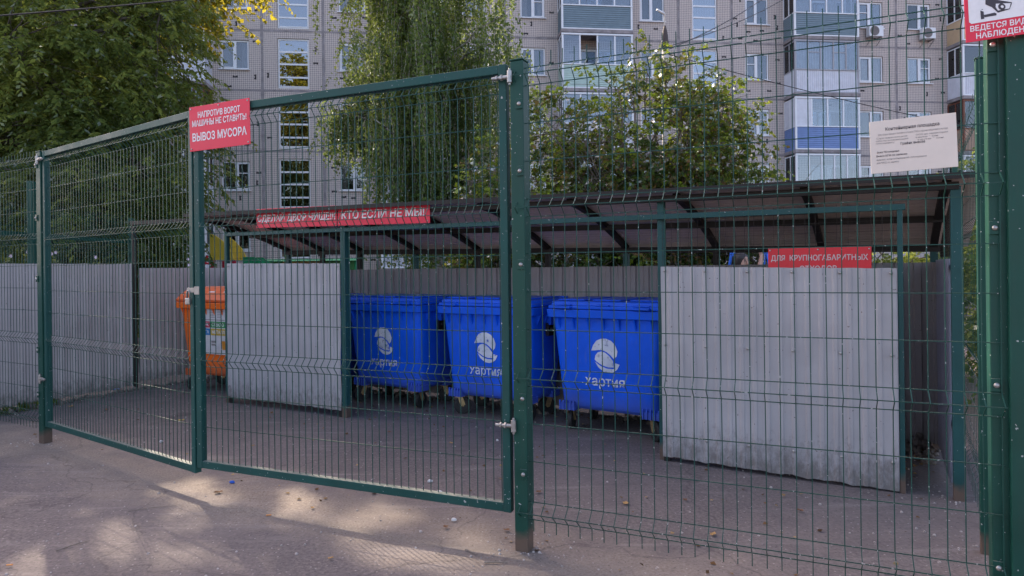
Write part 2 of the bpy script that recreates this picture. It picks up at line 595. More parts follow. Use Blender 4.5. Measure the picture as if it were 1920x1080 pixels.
# ------------------------------------------------------------------ apartment building
FO = (-14.0, 30.03)
FD = Vector((1, .111)).normalized()
FRZ = math.atan2(FD.y, FD.x)
FNV = (FD.y, -FD.x)                                  # outward, towards the yard
def fac(px, py=150, out=0.0):
    P = (FO[0] + FNV[0] * out, FO[1] + FNV[1] * out)
    return on_plane(px, py, P, FD)[0]
J = [1.68, 4.45, 7.22, 9.99, 12.75, 15.5]
bld = thing("apartment_building", "five storey panel apartment block with tiled grey wall and glazed balconies behind the trees", "building", (FO[0], FO[1], 0), FRZ)
wcols = [(413, 467), (636, 686), (868, 912), (977, 1023), (1201, 1247), (1398, 1442), (1610, 1656), (1702, 1746)]
scols = [(521, 580), (1299, 1346)]
opens = []
for a, b in wcols:
    for k in range(5):
        opens.append((fac(a), fac(b), J[k] + .95, J[k] + 2.29, 'w', k))
for x0, x1 in ((-13.5, -12.2), (-9.6, -8.3), (-5.4, -4.1), (26.5 + 12, 27.8 + 12)):
    for k in range(5):
        opens.append((x0, x1, J[k] + .95, J[k] + 2.29, 'w', k))
for a, b in scols:
    for k in range(5):
        opens.append((fac(a), fac(b), J[k] + .12, J[k] + 2.42, 's', k))
bcols = [(318, 385), (708, 836), (1053, 1188), (1490, 1612), (1806, 1930)]
for a, b in bcols:                                    # balcony doors behind the glazing
    x0, x1 = fac(a), fac(b)
    for k in range(5):
        m_ = (x0 + x1) / 2
        opens.append((m_ - .9, m_ + .9, J[k] + .75, J[k] + 2.3, 'd', k))
def build_facade():
    mb = MB()
    x_lo, x_hi, z_lo, z_hi = -26.0, 52.0, 0.0, 16.4
    xs = sorted({x_lo, x_hi} | {round(o[0], 4) for o in opens} | {round(o[1], 4) for o in opens})
    zs = sorted({z_lo, z_hi} | {round(o[2], 4) for o in opens} | {round(o[3], 4) for o in opens})
    for i in range(len(xs) - 1):
        for j in range(len(zs) - 1):
            cx, cz = (xs[i] + xs[i + 1]) / 2, (zs[j] + zs[j + 1]) / 2
            if any(o[0] < cx < o[1] and o[2] < cz < o[3] for o in opens):
                continue
            mb.add([(xs[i], 0, zs[j]), (xs[i + 1], 0, zs[j]), (xs[i + 1], 0, zs[j + 1]), (xs[i], 0, zs[j + 1])], [(0, 1, 2, 3)], 0)
    for x0, x1, z0, z1, *_ in opens:
        d = .2
        mb.add([(x0, 0, z0), (x0, d, z0), (x0, d, z1), (x0, 0, z1)], [(0, 1, 2, 3)], 3)
        mb.add([(x1, 0, z0), (x1, d, z0), (x1, d, z1), (x1, 0, z1)], [(0, 3, 2, 1)], 3)
        mb.add([(x0, 0, z0), (x1, 0, z0), (x1, d, z0), (x0, d, z0)], [(0, 1, 2, 3)], 3)
        mb.add([(x0, 0, z1), (x1, 0, z1), (x1, d, z1), (x0, d, z1)], [(0, 3, 2, 1)], 3)
    # plinth, sides, back, top
    mb.add([(x_lo, 0, 0), (x_lo, 11, 0), (x_lo, 11, z_hi), (x_lo, 0, z_hi)], [(0, 3, 2, 1)], 0)
    mb.add([(x_hi, 0, 0), (x_hi, 11, 0), (x_hi, 11, z_hi), (x_hi, 0, z_hi)], [(0, 1, 2, 3)], 0)
    mb.add([(x_lo, 11, 0), (x_hi, 11, 0), (x_hi, 11, z_hi), (x_lo, 11, z_hi)], [(0, 3, 2, 1)], 0)
    # smeared seams between the panels
    vj = [fac(p) for p in (388, 492, 607, 705, 948, 1273, 1373, 1681)]
    def clear(x, z):
        return not any(o[0] - .02 < x < o[1] + .02 and o[2] - .02 < z < o[3] + .02 for o in opens)
    def seam(pts_c, horizontal, base):
        n = len(pts_c)
        for i in range(n - 1):
            (xa, za), (xb, zb) = pts_c[i], pts_c[i + 1]
            if not clear((xa + xb) / 2, (za + zb) / 2):
                continue
            wa = base * (.75 + .7 * abs(noise.noise((xa * 1.3, za * 1.3, 3))))
            wb = base * (.75 + .7 * abs(noise.noise((xb * 1.3, zb * 1.3, 3))))
            if horizontal:
                mb.add([(xa, -.006, za - wa), (xb, -.006, zb - wb), (xb, -.006, zb + wb), (xa, -.006, za + wa)], [(0, 1, 2, 3)], 1)
            else:
                mb.add([(xa - wa, -.009, za), (xa + wa, -.009, za), (xb + wb, -.009, zb), (xb - wb, -.009, zb)], [(0, 1, 2, 3)], 1)
    for z in J:
        seam([(x_lo + i * .25, z) for i in range(int((x_hi - x_lo) / .25) + 1)], True, .055)
    for x in vj:
        seam([(x, 1.0 + i * .25) for i in range(60)], False, .075)
    # dark three-lobed tiles scattered over each panel
    r = random.Random(5)
    x = x_lo
    for gx in range(int((x_hi - x_lo) / .72)):
        for gz in range(20):
            cx = x_lo + gx * .72 + r.uniform(.1, .62)
            cz = .9 + gz * .72 + r.uniform(.1, .62)
            if r.random() < .30 or not all(clear(cx + a, cz + b) for a in (-.18, .18) for b in (-.18, .18)):
                continue
            if min(abs(cz - q) for q in J) < .14 or min(abs(cx - q) for q in vj) < .16:
                continue
            a = r.choice((0, 90, 180, 270))
            R = Matrix.Rotation(math.radians(a), 2)
            for k in (-1, 0, 1):
                pts = [(k * .075 - .043, -.042), (k * .075 + .043, -.042), (k * .075 + .030, .055 if k else .03), (k * .075 - .030, .055 if k else .03)]
                q = [R @ Vector(p) for p in pts]
                mb.add([(cx + p.x, -.004 - .0006 * (k + 1), cz + p.y) for p in q], [(0, 1, 2, 3)], 2)
    mb.build("wall", [M['facade'], M['joint'], M['tile_mark'], M['reveal']], bld)
    b2 = MB()
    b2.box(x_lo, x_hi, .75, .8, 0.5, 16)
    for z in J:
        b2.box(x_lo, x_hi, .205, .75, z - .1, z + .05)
    b2.build("dark_backing", M['room'], bld)  # dark slab standing in for the unlit rooms behind the glass
    b3 = MB()
    b3.box(x_lo - .3, x_hi + .3, -.35, 11.3, 16.4, 16.7)
    b3.build("roof", M['joint'], bld)
build_facade()

def build_window(x0, x1, z0, z1, kind, k, r):
    f = MB()
    t, y0, y1 = .065, .06, .12
    x0 += .01; x1 -= .01; z0 += .01; z1 -= .01
    panes = []
    f.box(x0, x1, y0, y1, z0, z0 + t).box(x0, x1, y0, y1, z1 - t, z1).box(x0, x0 + t, y0, y1, z0 + t, z1 - t).box(x1 - t, x1, y0, y1, z0 + t, z1 - t)
    if kind == 's':
        hs = [z0 + t + (z1 - z0 - t) * q for q in (.20, .475, .73)]
        prev = z0 + t
        for h in hs:
            f.box(x0 + t, x1 - t, y0, y1, h - .04, h + .04)
            panes.append((x0 + t, x1 - t, prev, h - .04))
            prev = h + .04
        panes.append((x0 + t, x1 - t, prev, z1 - t))
        f.box(x0 + t, x1 - t, y0 - .02, y0, z0 + t, z0 + t + .04)
    else:
        m_ = x0 + (x1 - x0) * r.choice((.5, .5, .48, .52))
        f.box(m_ - .05, m_ + .05, y0 - .01, y1, z0 + t, z1 - t)
        # inner sash
        a, b = (x0 + t, m_ - .05) if r.random() < .5 else (m_ + .05, x1 - t)
        s = .045
        f.box(a, b, y0 - .015, y0 + .04, z0 + t, z0 + t + s).box(a, b, y0 - .015, y0 + .04, z1 - t - s, z1 - t)
        f.box(a, a + s, y0 - .015, y0 + .04, z0 + t + s, z1 - t - s).box(b - s, b, y0 - .015, y0 + .04, z0 + t + s, z1 - t - s)
        panes += [(x0 + t, m_ - .05, z0 + t, z1 - t), (m_ + .05, x1 - t, z0 + t, z1 - t)]
        if kind == 'w' and r.random() < .3:
            zz = z0 + (z1 - z0) * .6
            f.box(a + s, b - s, y0 - .012, y0 + .03, zz - .02, zz + .02)
        if kind == 'w':
            f.box(x0 - .06, x1 + .06, -.10, .055, z0 - .045, z0 - .012)          # sill
    fr = f.build("window", M['white_pvc'], bld)
    g = MB()
    for a, b, c, d in panes:
        g.box(a, b, .085, .095, c, d)
    g.build("pane", M['glass_stair'] if kind == 's' else M['glass'], fr)
    # what hangs behind the glass
    cur = MB()
    if kind == 'w':
        q = r.random()
        spans = []
        if q < .22: spans = [(x0, x1)]
        elif q < .5: spans = [(x0, x0 + (x1 - x0) * .3), (x1 - (x1 - x0) * .28, x1)]
        elif q < .72: spans = [((x0 + x1) / 2, x1)]
        for a, b in spans:
            n = max(6, int((b - a) / .04))
            top = z1
            pts = [(a + (b - a) * i / n, .22 + .018 * math.sin(i * 2.1)) for i in range(n + 1)]
            vs_ = [(p[0], p[1], z0 - .1) for p in pts] + [(p[0], p[1], top) for p in pts]
            cur.add(vs_, [(i, i + 1, n + 2 + i, n + 1 + i) for i in range(n)])
        if spans:
            cur.build("curtain", M['curtain_blue'] if r.random() < .3 else M['curtain'], fr)
    elif kind == 's' and r.random() < .8:
        cur = MB()
        for i in range(9):
            xx = x0 + .1 + (x1 - x0 - .2) * i / 8
            cur.box(xx - .01, xx + .01, .2, .22, z0 + (z1 - z0) * .55, z1 - .15)
        for i in range(4):
            zz = z0 + (z1 - z0) * (.55 + .13 * i)
            cur.box(x0 + .05, x1 - .05, .22, .235, zz, zz + .02)
        cur.build("stair_railing", M['white_pvc'], fr)
    if kind == 's':
        MB().box(x0, x1, .52, .54, z0 - .1, z1).build("pale_backing", M['reveal'], fr)  # pale plane added behind the stair panes to lighten them
rw = random.Random(3)
for o in opens:
    build_window(*o, rw)

def col_mat(name, col, rough=.5):
    return plain(name, col, rough, 0, .4, .1, 3)
PM = dict(bluegrey=col_mat("siding_bluegrey", (.165, .225, .265)), mint=col_mat("siding_mint", (.42, .54, .49)),
          white=col_mat("siding_white", (.60, .61, .67)), blue=col_mat("siding_blue", (.16, .24, .46)),
          beige=col_mat("siding_beige", (.52, .38, .24)), pale=col_mat("siding_pale", (.50, .51, .56)),
          brown=col_mat("brown_wood", (.17, .055, .03)), greyframe=col_mat("grey_frame", (.33, .33, .36)),
          tan=col_mat("siding_tan", (.42, .27, .19)), olive=col_mat("blind_olive", (.30, .26, .09)), bluep=col_mat("panel_blue", (.30, .37, .55)))
def siding(mb, x0, x1, y, z0, z1, vertical, axis='x', pitch=.1, dep=.018):
    """ribbed skin on the plane y (axis x) or on the plane x=y (axis y)"""
    def P(a, d, z):
        return (a, y - d, z) if axis == 'x' else (y + d, a, z)
    if vertical:
        n = max(2, int((x1 - x0) / pitch))
        prof = []
        for i in range(n):
            a = x0 + (x1 - x0) * i / n
            b = (x1 - x0) / n
            prof += [(a, 0), (a + b * .55, 0), (a + b * .65, dep), (a + b * .9, dep)]
        prof.append((x1, 0))
        m = len(prof)
        mb.add([P(a, d, z0) for a, d in prof] + [P(a, d, z1) for a, d in prof], [(i, i + 1, m + i + 1, m + i) for i in range(m - 1)])
    else:
        n = max(2, int(round((z1 - z0) / pitch)))
        prof = []
        for i in range(n):
            a = z0 + (z1 - z0) * i / n
            b = (z1 - z0) / n
            prof += [(a, dep), (a + b * .92, 0)]
        prof.append((z1, dep))
        m = len(prof)
        mb.add([P(x0, d, a) for a, d in prof] + [P(x1, d, a) for a, d in prof], [(i, m + i, m + i + 1, i + 1) for i in range(m - 1)])
def balcony(px0, px1, k, par, vert, frame, nbar, glaze=True, extra=None, dep=1.02, top_band=None, curtain=None):
    x0, x1 = fac(px0, 150, dep), fac(px1, 150, dep)
    zb, zp, zt = J[k] + .10, J[k] + 1.2, J[k] + 2.62
    b = MB()
    siding(b, x0, x1, -dep, zb, zp, vert)
    siding(b, -dep, 0, x1, zb, zp, vert, 'y')
    siding(b, -dep, 0, x0, zb, zp, vert, 'y', .1, -.018)
    b.box(x0 + .03, x1 - .03, -dep + .02, -dep + .05, zb, zp)
    b.box(x0 + .02, x0 + .05, -dep + .05, -.01, zb, zp)
    b.box(x1 - .05, x1 - .02, -dep + .05, -.01, zb, zp)
    pr = b.build("balcony", PM[par], bld)
    s = MB()
    s.box(x0 - .05, x1 + .05, -dep - .06, 0, J[k] - .06, J[k] + .10)
    s.build("balcony_slab", M['joint'], pr)
    fm = PM.get(frame, M['white_pvc'])
    f = MB()
    t = .06
    f.box(x0 - .04, x1 + .04, -dep - .05, -dep + .06, zp, zp + .05)
    f.box(x0 - .04, x1 + .04, -dep - .05, -dep + .06, zt - .03, zt + .05)
    f.box(x0 - .03, x0 + .06, -dep - .03, -dep + .04, zb, zt - .03)
    f.box(x1 - .06, x1 + .03, -dep - .03, -dep + .04, zb, zt - .03)
    f.box(x0, x1, -dep - .04, -dep + .04, zb - .02, zb + .06)
    for i in range(1, nbar):
        x = x0 + (x1 - x0) * i / nbar
        f.box(x - .035, x + .035, -dep - .02, -dep + .035, zp + .05, zt - .03)
    for x in (x0, x1):
        f.box(x - .025, x + .025, -.06, 0, zp, zt)
        f.box(x - .025, x + .025, -.55, -.49, zp + .05, zt)
        f.box(x - .03, x + .03, -dep + .06, -.06, zp, zp + .05)
        f.box(x - .03, x + .03, -dep + .06, -.06, zt - .05, zt)
    if extra == 'transom':
        for i in range(nbar):
            if i in (1, 3):
                a, bb = x0 + (x1 - x0) * i / nbar, x0 + (x1 - x0) * (i + 1) / nbar
                zz = zp + (zt - zp) * .62
                f.box(a + .04, bb - .04, -dep - .015, -dep + .03, zz - .025, zz + .025)
    f.build("balcony_frame", fm, pr)
    g = MB()
    for i in range(nbar):
        a, bb = x0 + (x1 - x0) * i / nbar + .035, x0 + (x1 - x0) * (i + 1) / nbar - .035
        if extra == 'open1' and i == 1:
            continue
        if extra == 'blindleft' and i == 0:
            continue
        g.box(a, bb, -dep - .005, -dep + .005, zp + .05, zt - .03)
    for x in (x0, x1):
        if extra == 'blindleft' and x == x0:
            continue
        g.box(x - .004, x + .004, -.49, -.06, zp + .05, zt - .05)
        g.box(x - .004, x + .004, -dep + .06, -.55, zp + .05, zt - .05)
    g.build("balcony_glass", M['glass_clear'], pr)
    if extra == 'blindleft':
        q = MB()
        q.box(x0 + .06, x0 + (x1 - x0) / nbar - .03, -dep - .01, -dep + .02, zp + .05, zt - .03)
        q.box(x0 - .015, x0 + .015, -dep + .06, -.06, zp + .05, zt - .05)
        q.build("blind_panel", PM['white'], pr)
    if top_band:
        q = MB()
        q.box(x0 + .05, x1 - .05, -dep + .06, -dep + .08, zt - .35, zt - .03)
        q.build("roller_blind", PM[top_band], pr)
    if curtain:
        c = MB()
        for (u0, u1) in curtain:
            a, bb = x0 + .08 + (x1 - x0 - .16) * u0, x0 + .08 + (x1 - x0 - .16) * u1
            n = max(6, int((bb - a) / .045))
            pts = [(a + (bb - a) * i / n, -dep + .12 + .02 * math.sin(i * 2.0)) for i in range(n + 1)]
            c.add([(p[0], p[1], zp - .02) for p in pts] + [(p[0], p[1], zt - .05) for p in pts], [(i, i + 1, n + 2 + i, n + 1 + i) for i in range(n)])
        c.build("balcony_curtain", M['curtain'], pr)
B = (1055, 1186)
balcony(*B, 4, 'bluegrey', False, 'w', 4, curtain=[(.0, .22), (.75, 1)])
balcony(*B, 3, 'mint', False, 'w', 4, extra='open1')
balcony(*B, 2, 'white', False, 'w', 4, curtain=[(0, .4)])
balcony(*B, 1, 'pale', True, 'w', 3)
balcony(*B, 0, 'white', False, 'w', 4)
C_ = (1491, 1610)
balcony(*C_, 4, 'bluegrey', False, 'w', 4, curtain=[(0, .3), (.5, .7)])
balcony(*C_, 3, 'white', True, 'greyframe', 5, extra='transom', curtain=[(0, .2), (.2, .8)])
balcony(*C_, 2, 'blue', False, 'w', 4, extra='blindleft')
balcony(*C_, 1, 'pale', False, 'w', 5)
balcony(*C_, 0, 'white', True, 'w', 4)
D_ = (1806, 1925)
balcony(*D_, 4, 'beige', True, 'w', 3)
balcony(*D_, 3, 'white', True, 'w', 3, top_band='olive')
balcony(*D_, 2, 'tan', False, 'brown', 3, curtain=[(.3, .7)])
balcony(*D_, 1, 'pale', True, 'w', 3)
balcony(*D_, 0, 'white', True, 'w', 3)
A_ = (712, 832)
for k, (p_, v_, f_) in enumerate((('pale', True, 'w'), ('white', False, 'w'), ('tan', False, 'brown'), ('pale', True, 'w'), ('white', True, 'w'))):
    balcony(*A_, k, p_, v_, f_, 4)
L_ = (322, 383)
for k, (p_, v_, f_) in enumerate((('white', True, 'w'), ('pale', True, 'w'), ('tan', False, 'brown'), ('white', False, 'w'), ('pale', True, 'w'))):
    balcony(*L_, k, p_, v_, f_, 3)

def ac_unit(px0, px1, py0, py1, label):
    x0, z1 = on_plane(px0, py0, (FO[0] + FNV[0] * .4, FO[1] + FNV[1] * .4), FD)
    x1, z0 = on_plane(px1, py1, (FO[0] + FNV[0] * .4, FO[1] + FNV[1] * .4), FD)
    p = Vector((FO[0] + FD.x * (x0 + x1) / 2, FO[1] + FD.y * (x0 + x1) / 2, z0))
    t = thing("air_conditioner", label, "air conditioner", p, FRZ, "air conditioners on the facade")
    w_, h = (x1 - x0) / 2, z1 - z0
    b = MB().box(-w_, w_, -.40, -.12, 0, h)
    b.build("casing", M['white_pvc'], t, bevel=.02)
    fn = MB()
    for rr in (.06, .12, .18, .235):
        pts = [(-w_ * .25 + rr * math.cos(a), -.412, h / 2 + rr * math.sin(a)) for a in np.linspace(0, 2 * math.pi, 25)]
        fn.tube(pts, .008, 4, False)
    for a in np.linspace(0, math.pi, 5)[:-1]:
        fn.tube([(-w_ * .25 - .235 * math.cos(a), -.412, h / 2 - .235 * math.sin(a)), (-w_ * .25 + .235 * math.cos(a), -.412, h / 2 + .235 * math.sin(a))], .006, 4)
    fn.disc((-w_ * .25, -.403, h / 2), (0, 1, 0), .235, .004, 24)
    fn.build("fan_grille", M['ink_faint'], t)
    br = MB()
    for x in (-w_ * .7, w_ * .7):
        br.box(x - .02, x + .02, -.45, -.003, -.06, -.002)
        br.bar((x, -.42, -.07), (x, -.01, -.35), .025, .025)
    br.build("bracket", M['zinc'], t)
ac_unit(1630, 1657, 47, 68, "white air conditioner box under the top right window beside the blue-grey balcony")
ac_unit(1731, 1755, 51, 72, "white air conditioner box hanging right of the vertical seam near the beige balcony")
ac_unit(671, 700, 241, 264, "old air conditioner box under the window left of the birch")

# ------------------------------------------------------------------ welded mesh panels
BENDS = [2.79, 2.02, 1.0235, .2415]
FLATS = [2.517, 2.295, 1.752, 1.527, 1.304, .752, .53]
def wire_panel(mb, ln, z0, z1, step, bends, flats, r=.0029, r2=.0032, dlt=.04, x0=0.0, n=4, wob=0.0, seed=1):
    rr = random.Random(seed)
    zs = [(z0, 0)]
    for zc in sorted(bends):
        for dz, d in ((-.052, 0), (0, -dlt), (.052, 0)):
            if z0 < zc + dz < z1:
                zs.append((zc + dz, d))
    zs.append((z1, 0))
    if wob:
        ext = [(z, 0) for z in flats if z0 < z < z1]
        zs = sorted(zs + ext)
    k = max(1, int(round(ln / step)))
    for i in range(k + 1):
        x = x0 + ln * i / k
        a = rr.uniform(-1, 1) * wob
        mb.tube([(x + (a * math.sin(z * 3 + i) if wob else 0), d, z) for z, d in zs], r, n, False)
    for z in flats:
        if z0 < z < z1:
            mb.tube([(x0 - .01, .005, z), (x0 + ln + .01, .005, z)], r2, n, False)
    for zc in bends:
        for dz, d in ((-.052, 0), (0, -dlt), (.052, 0)):
            if z0 < zc + dz < z1:
                mb.tube([(x0 - .01, d + .005, zc + dz), (x0 + ln + .01, d + .005, zc + dz)], r2, n, False)
    return mb

PL = Vector((-4.63, 6.54))      # left gate post
PR = Vector((0.04, 3.92))       # right gate post
PJ = Vector((-2.35, 4.93))      # where the leaves meet
def rz_of(a, b):
    return math.atan2(b.y - a.y, b.x - a.x)
GATE_RZ = rz_of(PL, PR)

def square_post(name, label, p, rz, w_, d_, h, clips=(), cap=True, group=None, mat='green', hinge=(), hinge_dx=0.0):
    t = thing(name, label, "fence post", (p[0], p[1], 0), rz, group)
    MB().box(-w_ / 2, w_ / 2, -d_ / 2, d_ / 2, -.1, h).build("shaft", M[mat], t, bevel=.006)
    if cap:
        MB().box(-w_ / 2 - .003, w_ / 2 + .003, -d_ / 2 - .003, d_ / 2 + .003, h + .002, h + .012).build("cap", M[mat], t, bevel=.004)
    for z, dx in clips:
        c = MB().box(dx - .022, dx + .022, -d_ / 2 - .008, -d_ / 2 - .001, z - .03, z + .03)
        o = c.build("clip", M[mat], t, bevel=.003)
        bl = MB()
        bl.tube([(dx, -d_ / 2 - .007, z), (dx, -d_ / 2 - .013, z), (dx, -d_ / 2 - .017, z)], [.013, .012, .006], 10)
        bl.build("bolt", M['zinc'], o, smooth=True)
    return t
# right gate post
clipz = [on_plane(980, y, PR, Vector((math.cos(GATE_RZ), math.sin(GATE_RZ))))[1] for y in (197, 322, 496, 745, 885)]
pR = square_post("gate_post", "tall square green gate post in the middle between gate and mesh panel", (PR.x + .015, PR.y), GATE_RZ + .08, .085, .085, 2.885,
                 [(z, .02) for z in clipz], group="gate posts")
pL = square_post("gate_post", "square green gate post at the left end of the gate with a rusty foot", PL, GATE_RZ, .085, .085, 2.865,
                 [(2.74, -.03), (2.22, -.03), (1.62, -.03), (.92, -.03), (.48, -.03)], group="gate posts")

def hinge(name_parent, x, y, z, side):
    h = MB()
    s = side
    h.tube([(x, y, z - .035), (x, y, z + .035)], .016, 10)
    h.tube([(x, y, z - .048), (x, y, z + .048)], .008, 8)
    h.tube([(x, y, z), (x - s * .05, y, z)], .012, 8)
    h.tube([(x - s * .045, y, z), (x - s * .058, y, z)], .019, 6)
    h.tube([(x - s * .075, y, z), (x - s * .088, y, z)], .017, 6)
    h.tube([(x - s * .05, y, z), (x - s * .115, y, z)], .010, 8)
    return h.build("hinge", M['zinc'], name_parent, smooth=False, bevel=.002)

LEAF_FL = [2.512, 2.275, 1.746, 1.503, 1.285, .75, .516]
LEAF_BE = [2.765, 2.0, 1.016]
def gate_leaf(a, b, label, zb, zt, hinge_at_end, step, seed):
    rz = rz_of(a, b)
    L = (b - a).length
    t = thing("gate_leaf", label, "gate", (a.x, a.y, 0), rz, "gate leaves")
    x0, x1 = (.055, L - .008) if not hinge_at_end else (.008, L - .058)
    w_, d_ = .05, .05
    f = MB()
    f.box(x0, x0 + w_, -d_ / 2, d_ / 2, zb, zt)
    f.box(x1 - w_, x1, -d_ / 2, d_ / 2, zb, zt)
    f.box(x0 + w_, x1 - w_, -d_ / 2 + .0015, d_ / 2 - .0015, zt - .055, zt - .0015)
    f.box(x0 + w_, x1 - w_, -d_ / 2 + .0015, d_ / 2 - .0015, zb + .0015, zb + .055)
    f.build("frame", M['green_old'], t, bevel=.004)
    m = MB()
    wire_panel(m, x1 - x0 - 2 * w_ - .03, zb + .045, zt - .05, step, LEAF_BE, LEAF_FL, x0=x0 + w_ + .015, seed=seed, wob=.0015)
    m.build("wire_mesh", M['wire'], t)
    return t, x0, x1, L
g1, a0, a1, GL1 = gate_leaf(PL, PJ, "left leaf of the green mesh gate, hung on the far left post", .17, 2.872, False, .0575, 3)
g2, b0, b1, GL2 = gate_leaf(PJ, PR, "right leaf of the green mesh gate carrying the red sign", .215, 2.88, True, .0545, 4)
for z in (2.79, .74):
    hinge(g2, b1 + .035, -.052, z, 1)
    hinge(g1, a0 - .035, -.052, z - .1 if z < 1 else z, -1)
# latch plate and padlock
lt = MB()
lt.box(b0 - .005, b0 + .045, -.030, -.026, 1.50, 1.56)
lt.box(b0 - .075, b0 - .004, -.032, -.028, 1.515, 1.55)
lt.build("hasp", M['zinc'], g2, bevel=.001)
D2 = (PR - PJ).normalized()
pk = thing("padlock", "small grey steel padlock hanging on the gate hasp", "padlock", (PJ.x + D2.x * (-.05) + D2.y * .036, PJ.y + D2.y * (-.05) - D2.x * .036, 0), rz_of(PJ, PR))
MB().box(-.022, .022, -.012, .012, 1.425, 1.475).build("body", M['zinc'], pk, bevel=.005)
sh = MB()
sh.tube([(-.014, 0, 1.475), (-.014, 0, 1.515)] + [(-.014 * math.cos(a), 0, 1.515 + .014 * math.sin(a)) for a in np.linspace(.3, math.pi - .3, 6)] + [(.014, 0, 1.515), (.014, 0, 1.475)], .004, 6)
sh.build("shackle", M['zinc'], pk, smooth=True)

# right mesh panel
DPR = Vector((1, -.4375)).normalized()
P0R = Vector((.09, 3.885))
def rp(px, py):
    return on_plane(px, py, P0R, DPR)
endx = rp(1872, 600)[0]
rpan = thing("mesh_fence_panel", "green welded mesh panel right of the middle post in front of the shelter", "fence panel", (P0R.x, P0R.y, 0), math.atan2(DPR.y, DPR.x), "mesh fence panels")
m = MB()
wire_panel(m, endx + .06, .123, 2.925, .0705, BENDS, FLATS, .0031, .0033, .062, x0=-.05, seed=8, wob=.002)
m.build("wire_mesh", M['wire'], rpan)
# left mesh panel, running off to the left
DL = Vector((-.872, .489))
e = PL + DL * 2.6
lpan = thing("mesh_fence_panel", "green welded mesh panel left of the left gate post running out of the picture", "fence panel", (e.x, e.y, 0), rz_of(e, PL), "mesh fence panels")
m = MB()
wire_panel(m, 2.6, .123, 2.90, .06, BENDS, FLATS, .0027, .003, seed=9, wob=.002)
m.build("wire_mesh", M['wire'], lpan)
square_post("fence_post", "square green post outside the left edge holding the left mesh panel", e, GATE_RZ, .06, .06, 2.9)

# right-hand posts
pe = P0R + DPR * (rp(1870, 600)[0] + .012)
square_post("fence_post", "green square post at the right end of the front mesh panel with steel clips", (pe.x + .02, pe.y + .045), math.atan2(DPR.y, DPR.x), .075, .07, 3.02,
            [(rp(1871, y)[1], -.016) for y in (82, 427, 723, 1066)])
pg = P0R + DPR * (rp(1924, 600)[0])
square_post("fence_post", "broad dark green steel post filling the right edge of the view", (pg.x + .03, pg.y + .02), math.atan2(DPR.y, DPR.x), .17, .10, 3.0)
P2 = Vector(ground_at(1848, 1038))
square_post("fence_post", "thin green side fence post behind the right front post with a rusty foot", (P2.x, P2.y), -.5, .05, .05, 2.83)

# right side fence going back past the shelter
SD = Vector((1.52, 2.53)).normalized()
sfz = thing("side_mesh_fence", "green side mesh fence running back along the right of the shelter", "fence panel", (P2.x, P2.y, 0), math.atan2(SD.y, SD.x), "mesh fence panels")
m = MB()
for i in range(3):
    wire_panel(m, 2.45, .1, 2.75, .12, [2.6, 1.9, 1.0, .3], [2.35, 2.1, 1.65, 1.4, .75, .55], .0018, .0018, x0=.04 + i * 2.55, seed=20 + i, wob=.004)
m.build("wire_mesh", M['wire'], sfz)
for i in range(1, 4):
    MB().box(i * 2.55 - .045, i * 2.55 - .01, -.02, .02, 0, 2.75).build("post", M['green'], sfz)

# ------------------------------------------------------------------ corrugated sheet
def corr(mb, x0, x1, z0, z1, y, pitch=.115, dep=.014, rib=.032, rows=9, dent=.006, jag=.006, seed=0, axis='x', slope=0.0, top_slope=0.0):
    n = max(2, int(round((x1 - x0) / pitch)))
    prof = []
    for i in range(n):
        a = x0 + (x1 - x0) * i / n
        p = (x1 - x0) / n
        prof += [(a, 0), (a + p - rib - .02, 0), (a + p - rib - .008, dep), (a + p - .008, dep)]
    prof.append((x1, 0))
    m = len(prof)
    vs_ = []
    for j in range(rows):
        for a, d in prof:
            u = j / (rows - 1)
            zb = z0 + slope * (a - x0) + jag * noise.noise((a * 9, seed, 0))
            zt = z1 + top_slope * (a - x0) + jag * .4 * noise.noise((a * 9, seed + 3, 0))
            z = zb + (zt - zb) * u
            q = d + dent * noise.noise((a * 2.2, z * 2.2, seed)) + dent * .5 * noise.noise((a * 7, z * 5, seed + 9))
            vs_.append((a, y - q, z) if axis == 'x' else (y + q, a, z))
    mb.add(vs_, [(j * m + i, j * m + i + 1, (j + 1) * m + i + 1, (j + 1) * m + i) for j in range(rows - 1) for i in range(m - 1)])
    return mb

# ------------------------------------------------------------------ bin shelter
SA = Vector((3.13, 4.66))
SB = Vector((-5.42, 9.49))
SDIR = (SA - SB).normalized()
SL = (SA - SB).length
SRZ = rz_of(SB, SA)
SN = Vector((-SDIR.y, SDIR.x))          # towards the back
DEP = 1.55
she = thing("bin_shelter", "open bin shelter of green posts and grey sheet under a curved brown roof", "shelter", (SB.x, SB.y, 0), SRZ)
def shx(px, py=500):
    return on_plane(px, py, SB, SDIR)[0]
def shz(px, py):
    return on_plane(px, py, SB, SDIR)[1]
ROOF_F, ROOF_B = 2.385, 1.985
def roofz(v):
    v = max(-.1, min(1.1, v))
    return ROOF_F - (ROOF_F - ROOF_B) * (max(v, 0) ** 1.45)
xl0, xl1 = shx(429), shx(641)
xr0, xr1 = shx(1241), shx(1682)
def post(x, y, h, w_=.06, mat='shed_green', z0=-.1):
    MB().box(x - w_ / 2, x + w_ / 2, y - w_ / 2, y + w_ / 2, z0, h).build("post", M[mat], she, bevel=.004)
post(SL, 0, roofz(0) - .05, .065)
post(.0, 0, roofz(0) - .05, .05, 'dark_frame')
post(xl1 + .035, .01, roofz(0) - .05, .07)
post(xr0 - .01, .035, roofz(0) - .05, .06)
post(xl0 - .03, .0, 2.17, .05)
post(xr1 + .02, -.005, 2.205, .036)
RX0 = shx(374)
raf = [SL - q for q in (0.05, .98, 1.98, 2.97, 3.95, 4.95, 5.93, 6.92, 7.65)] + [RX0]
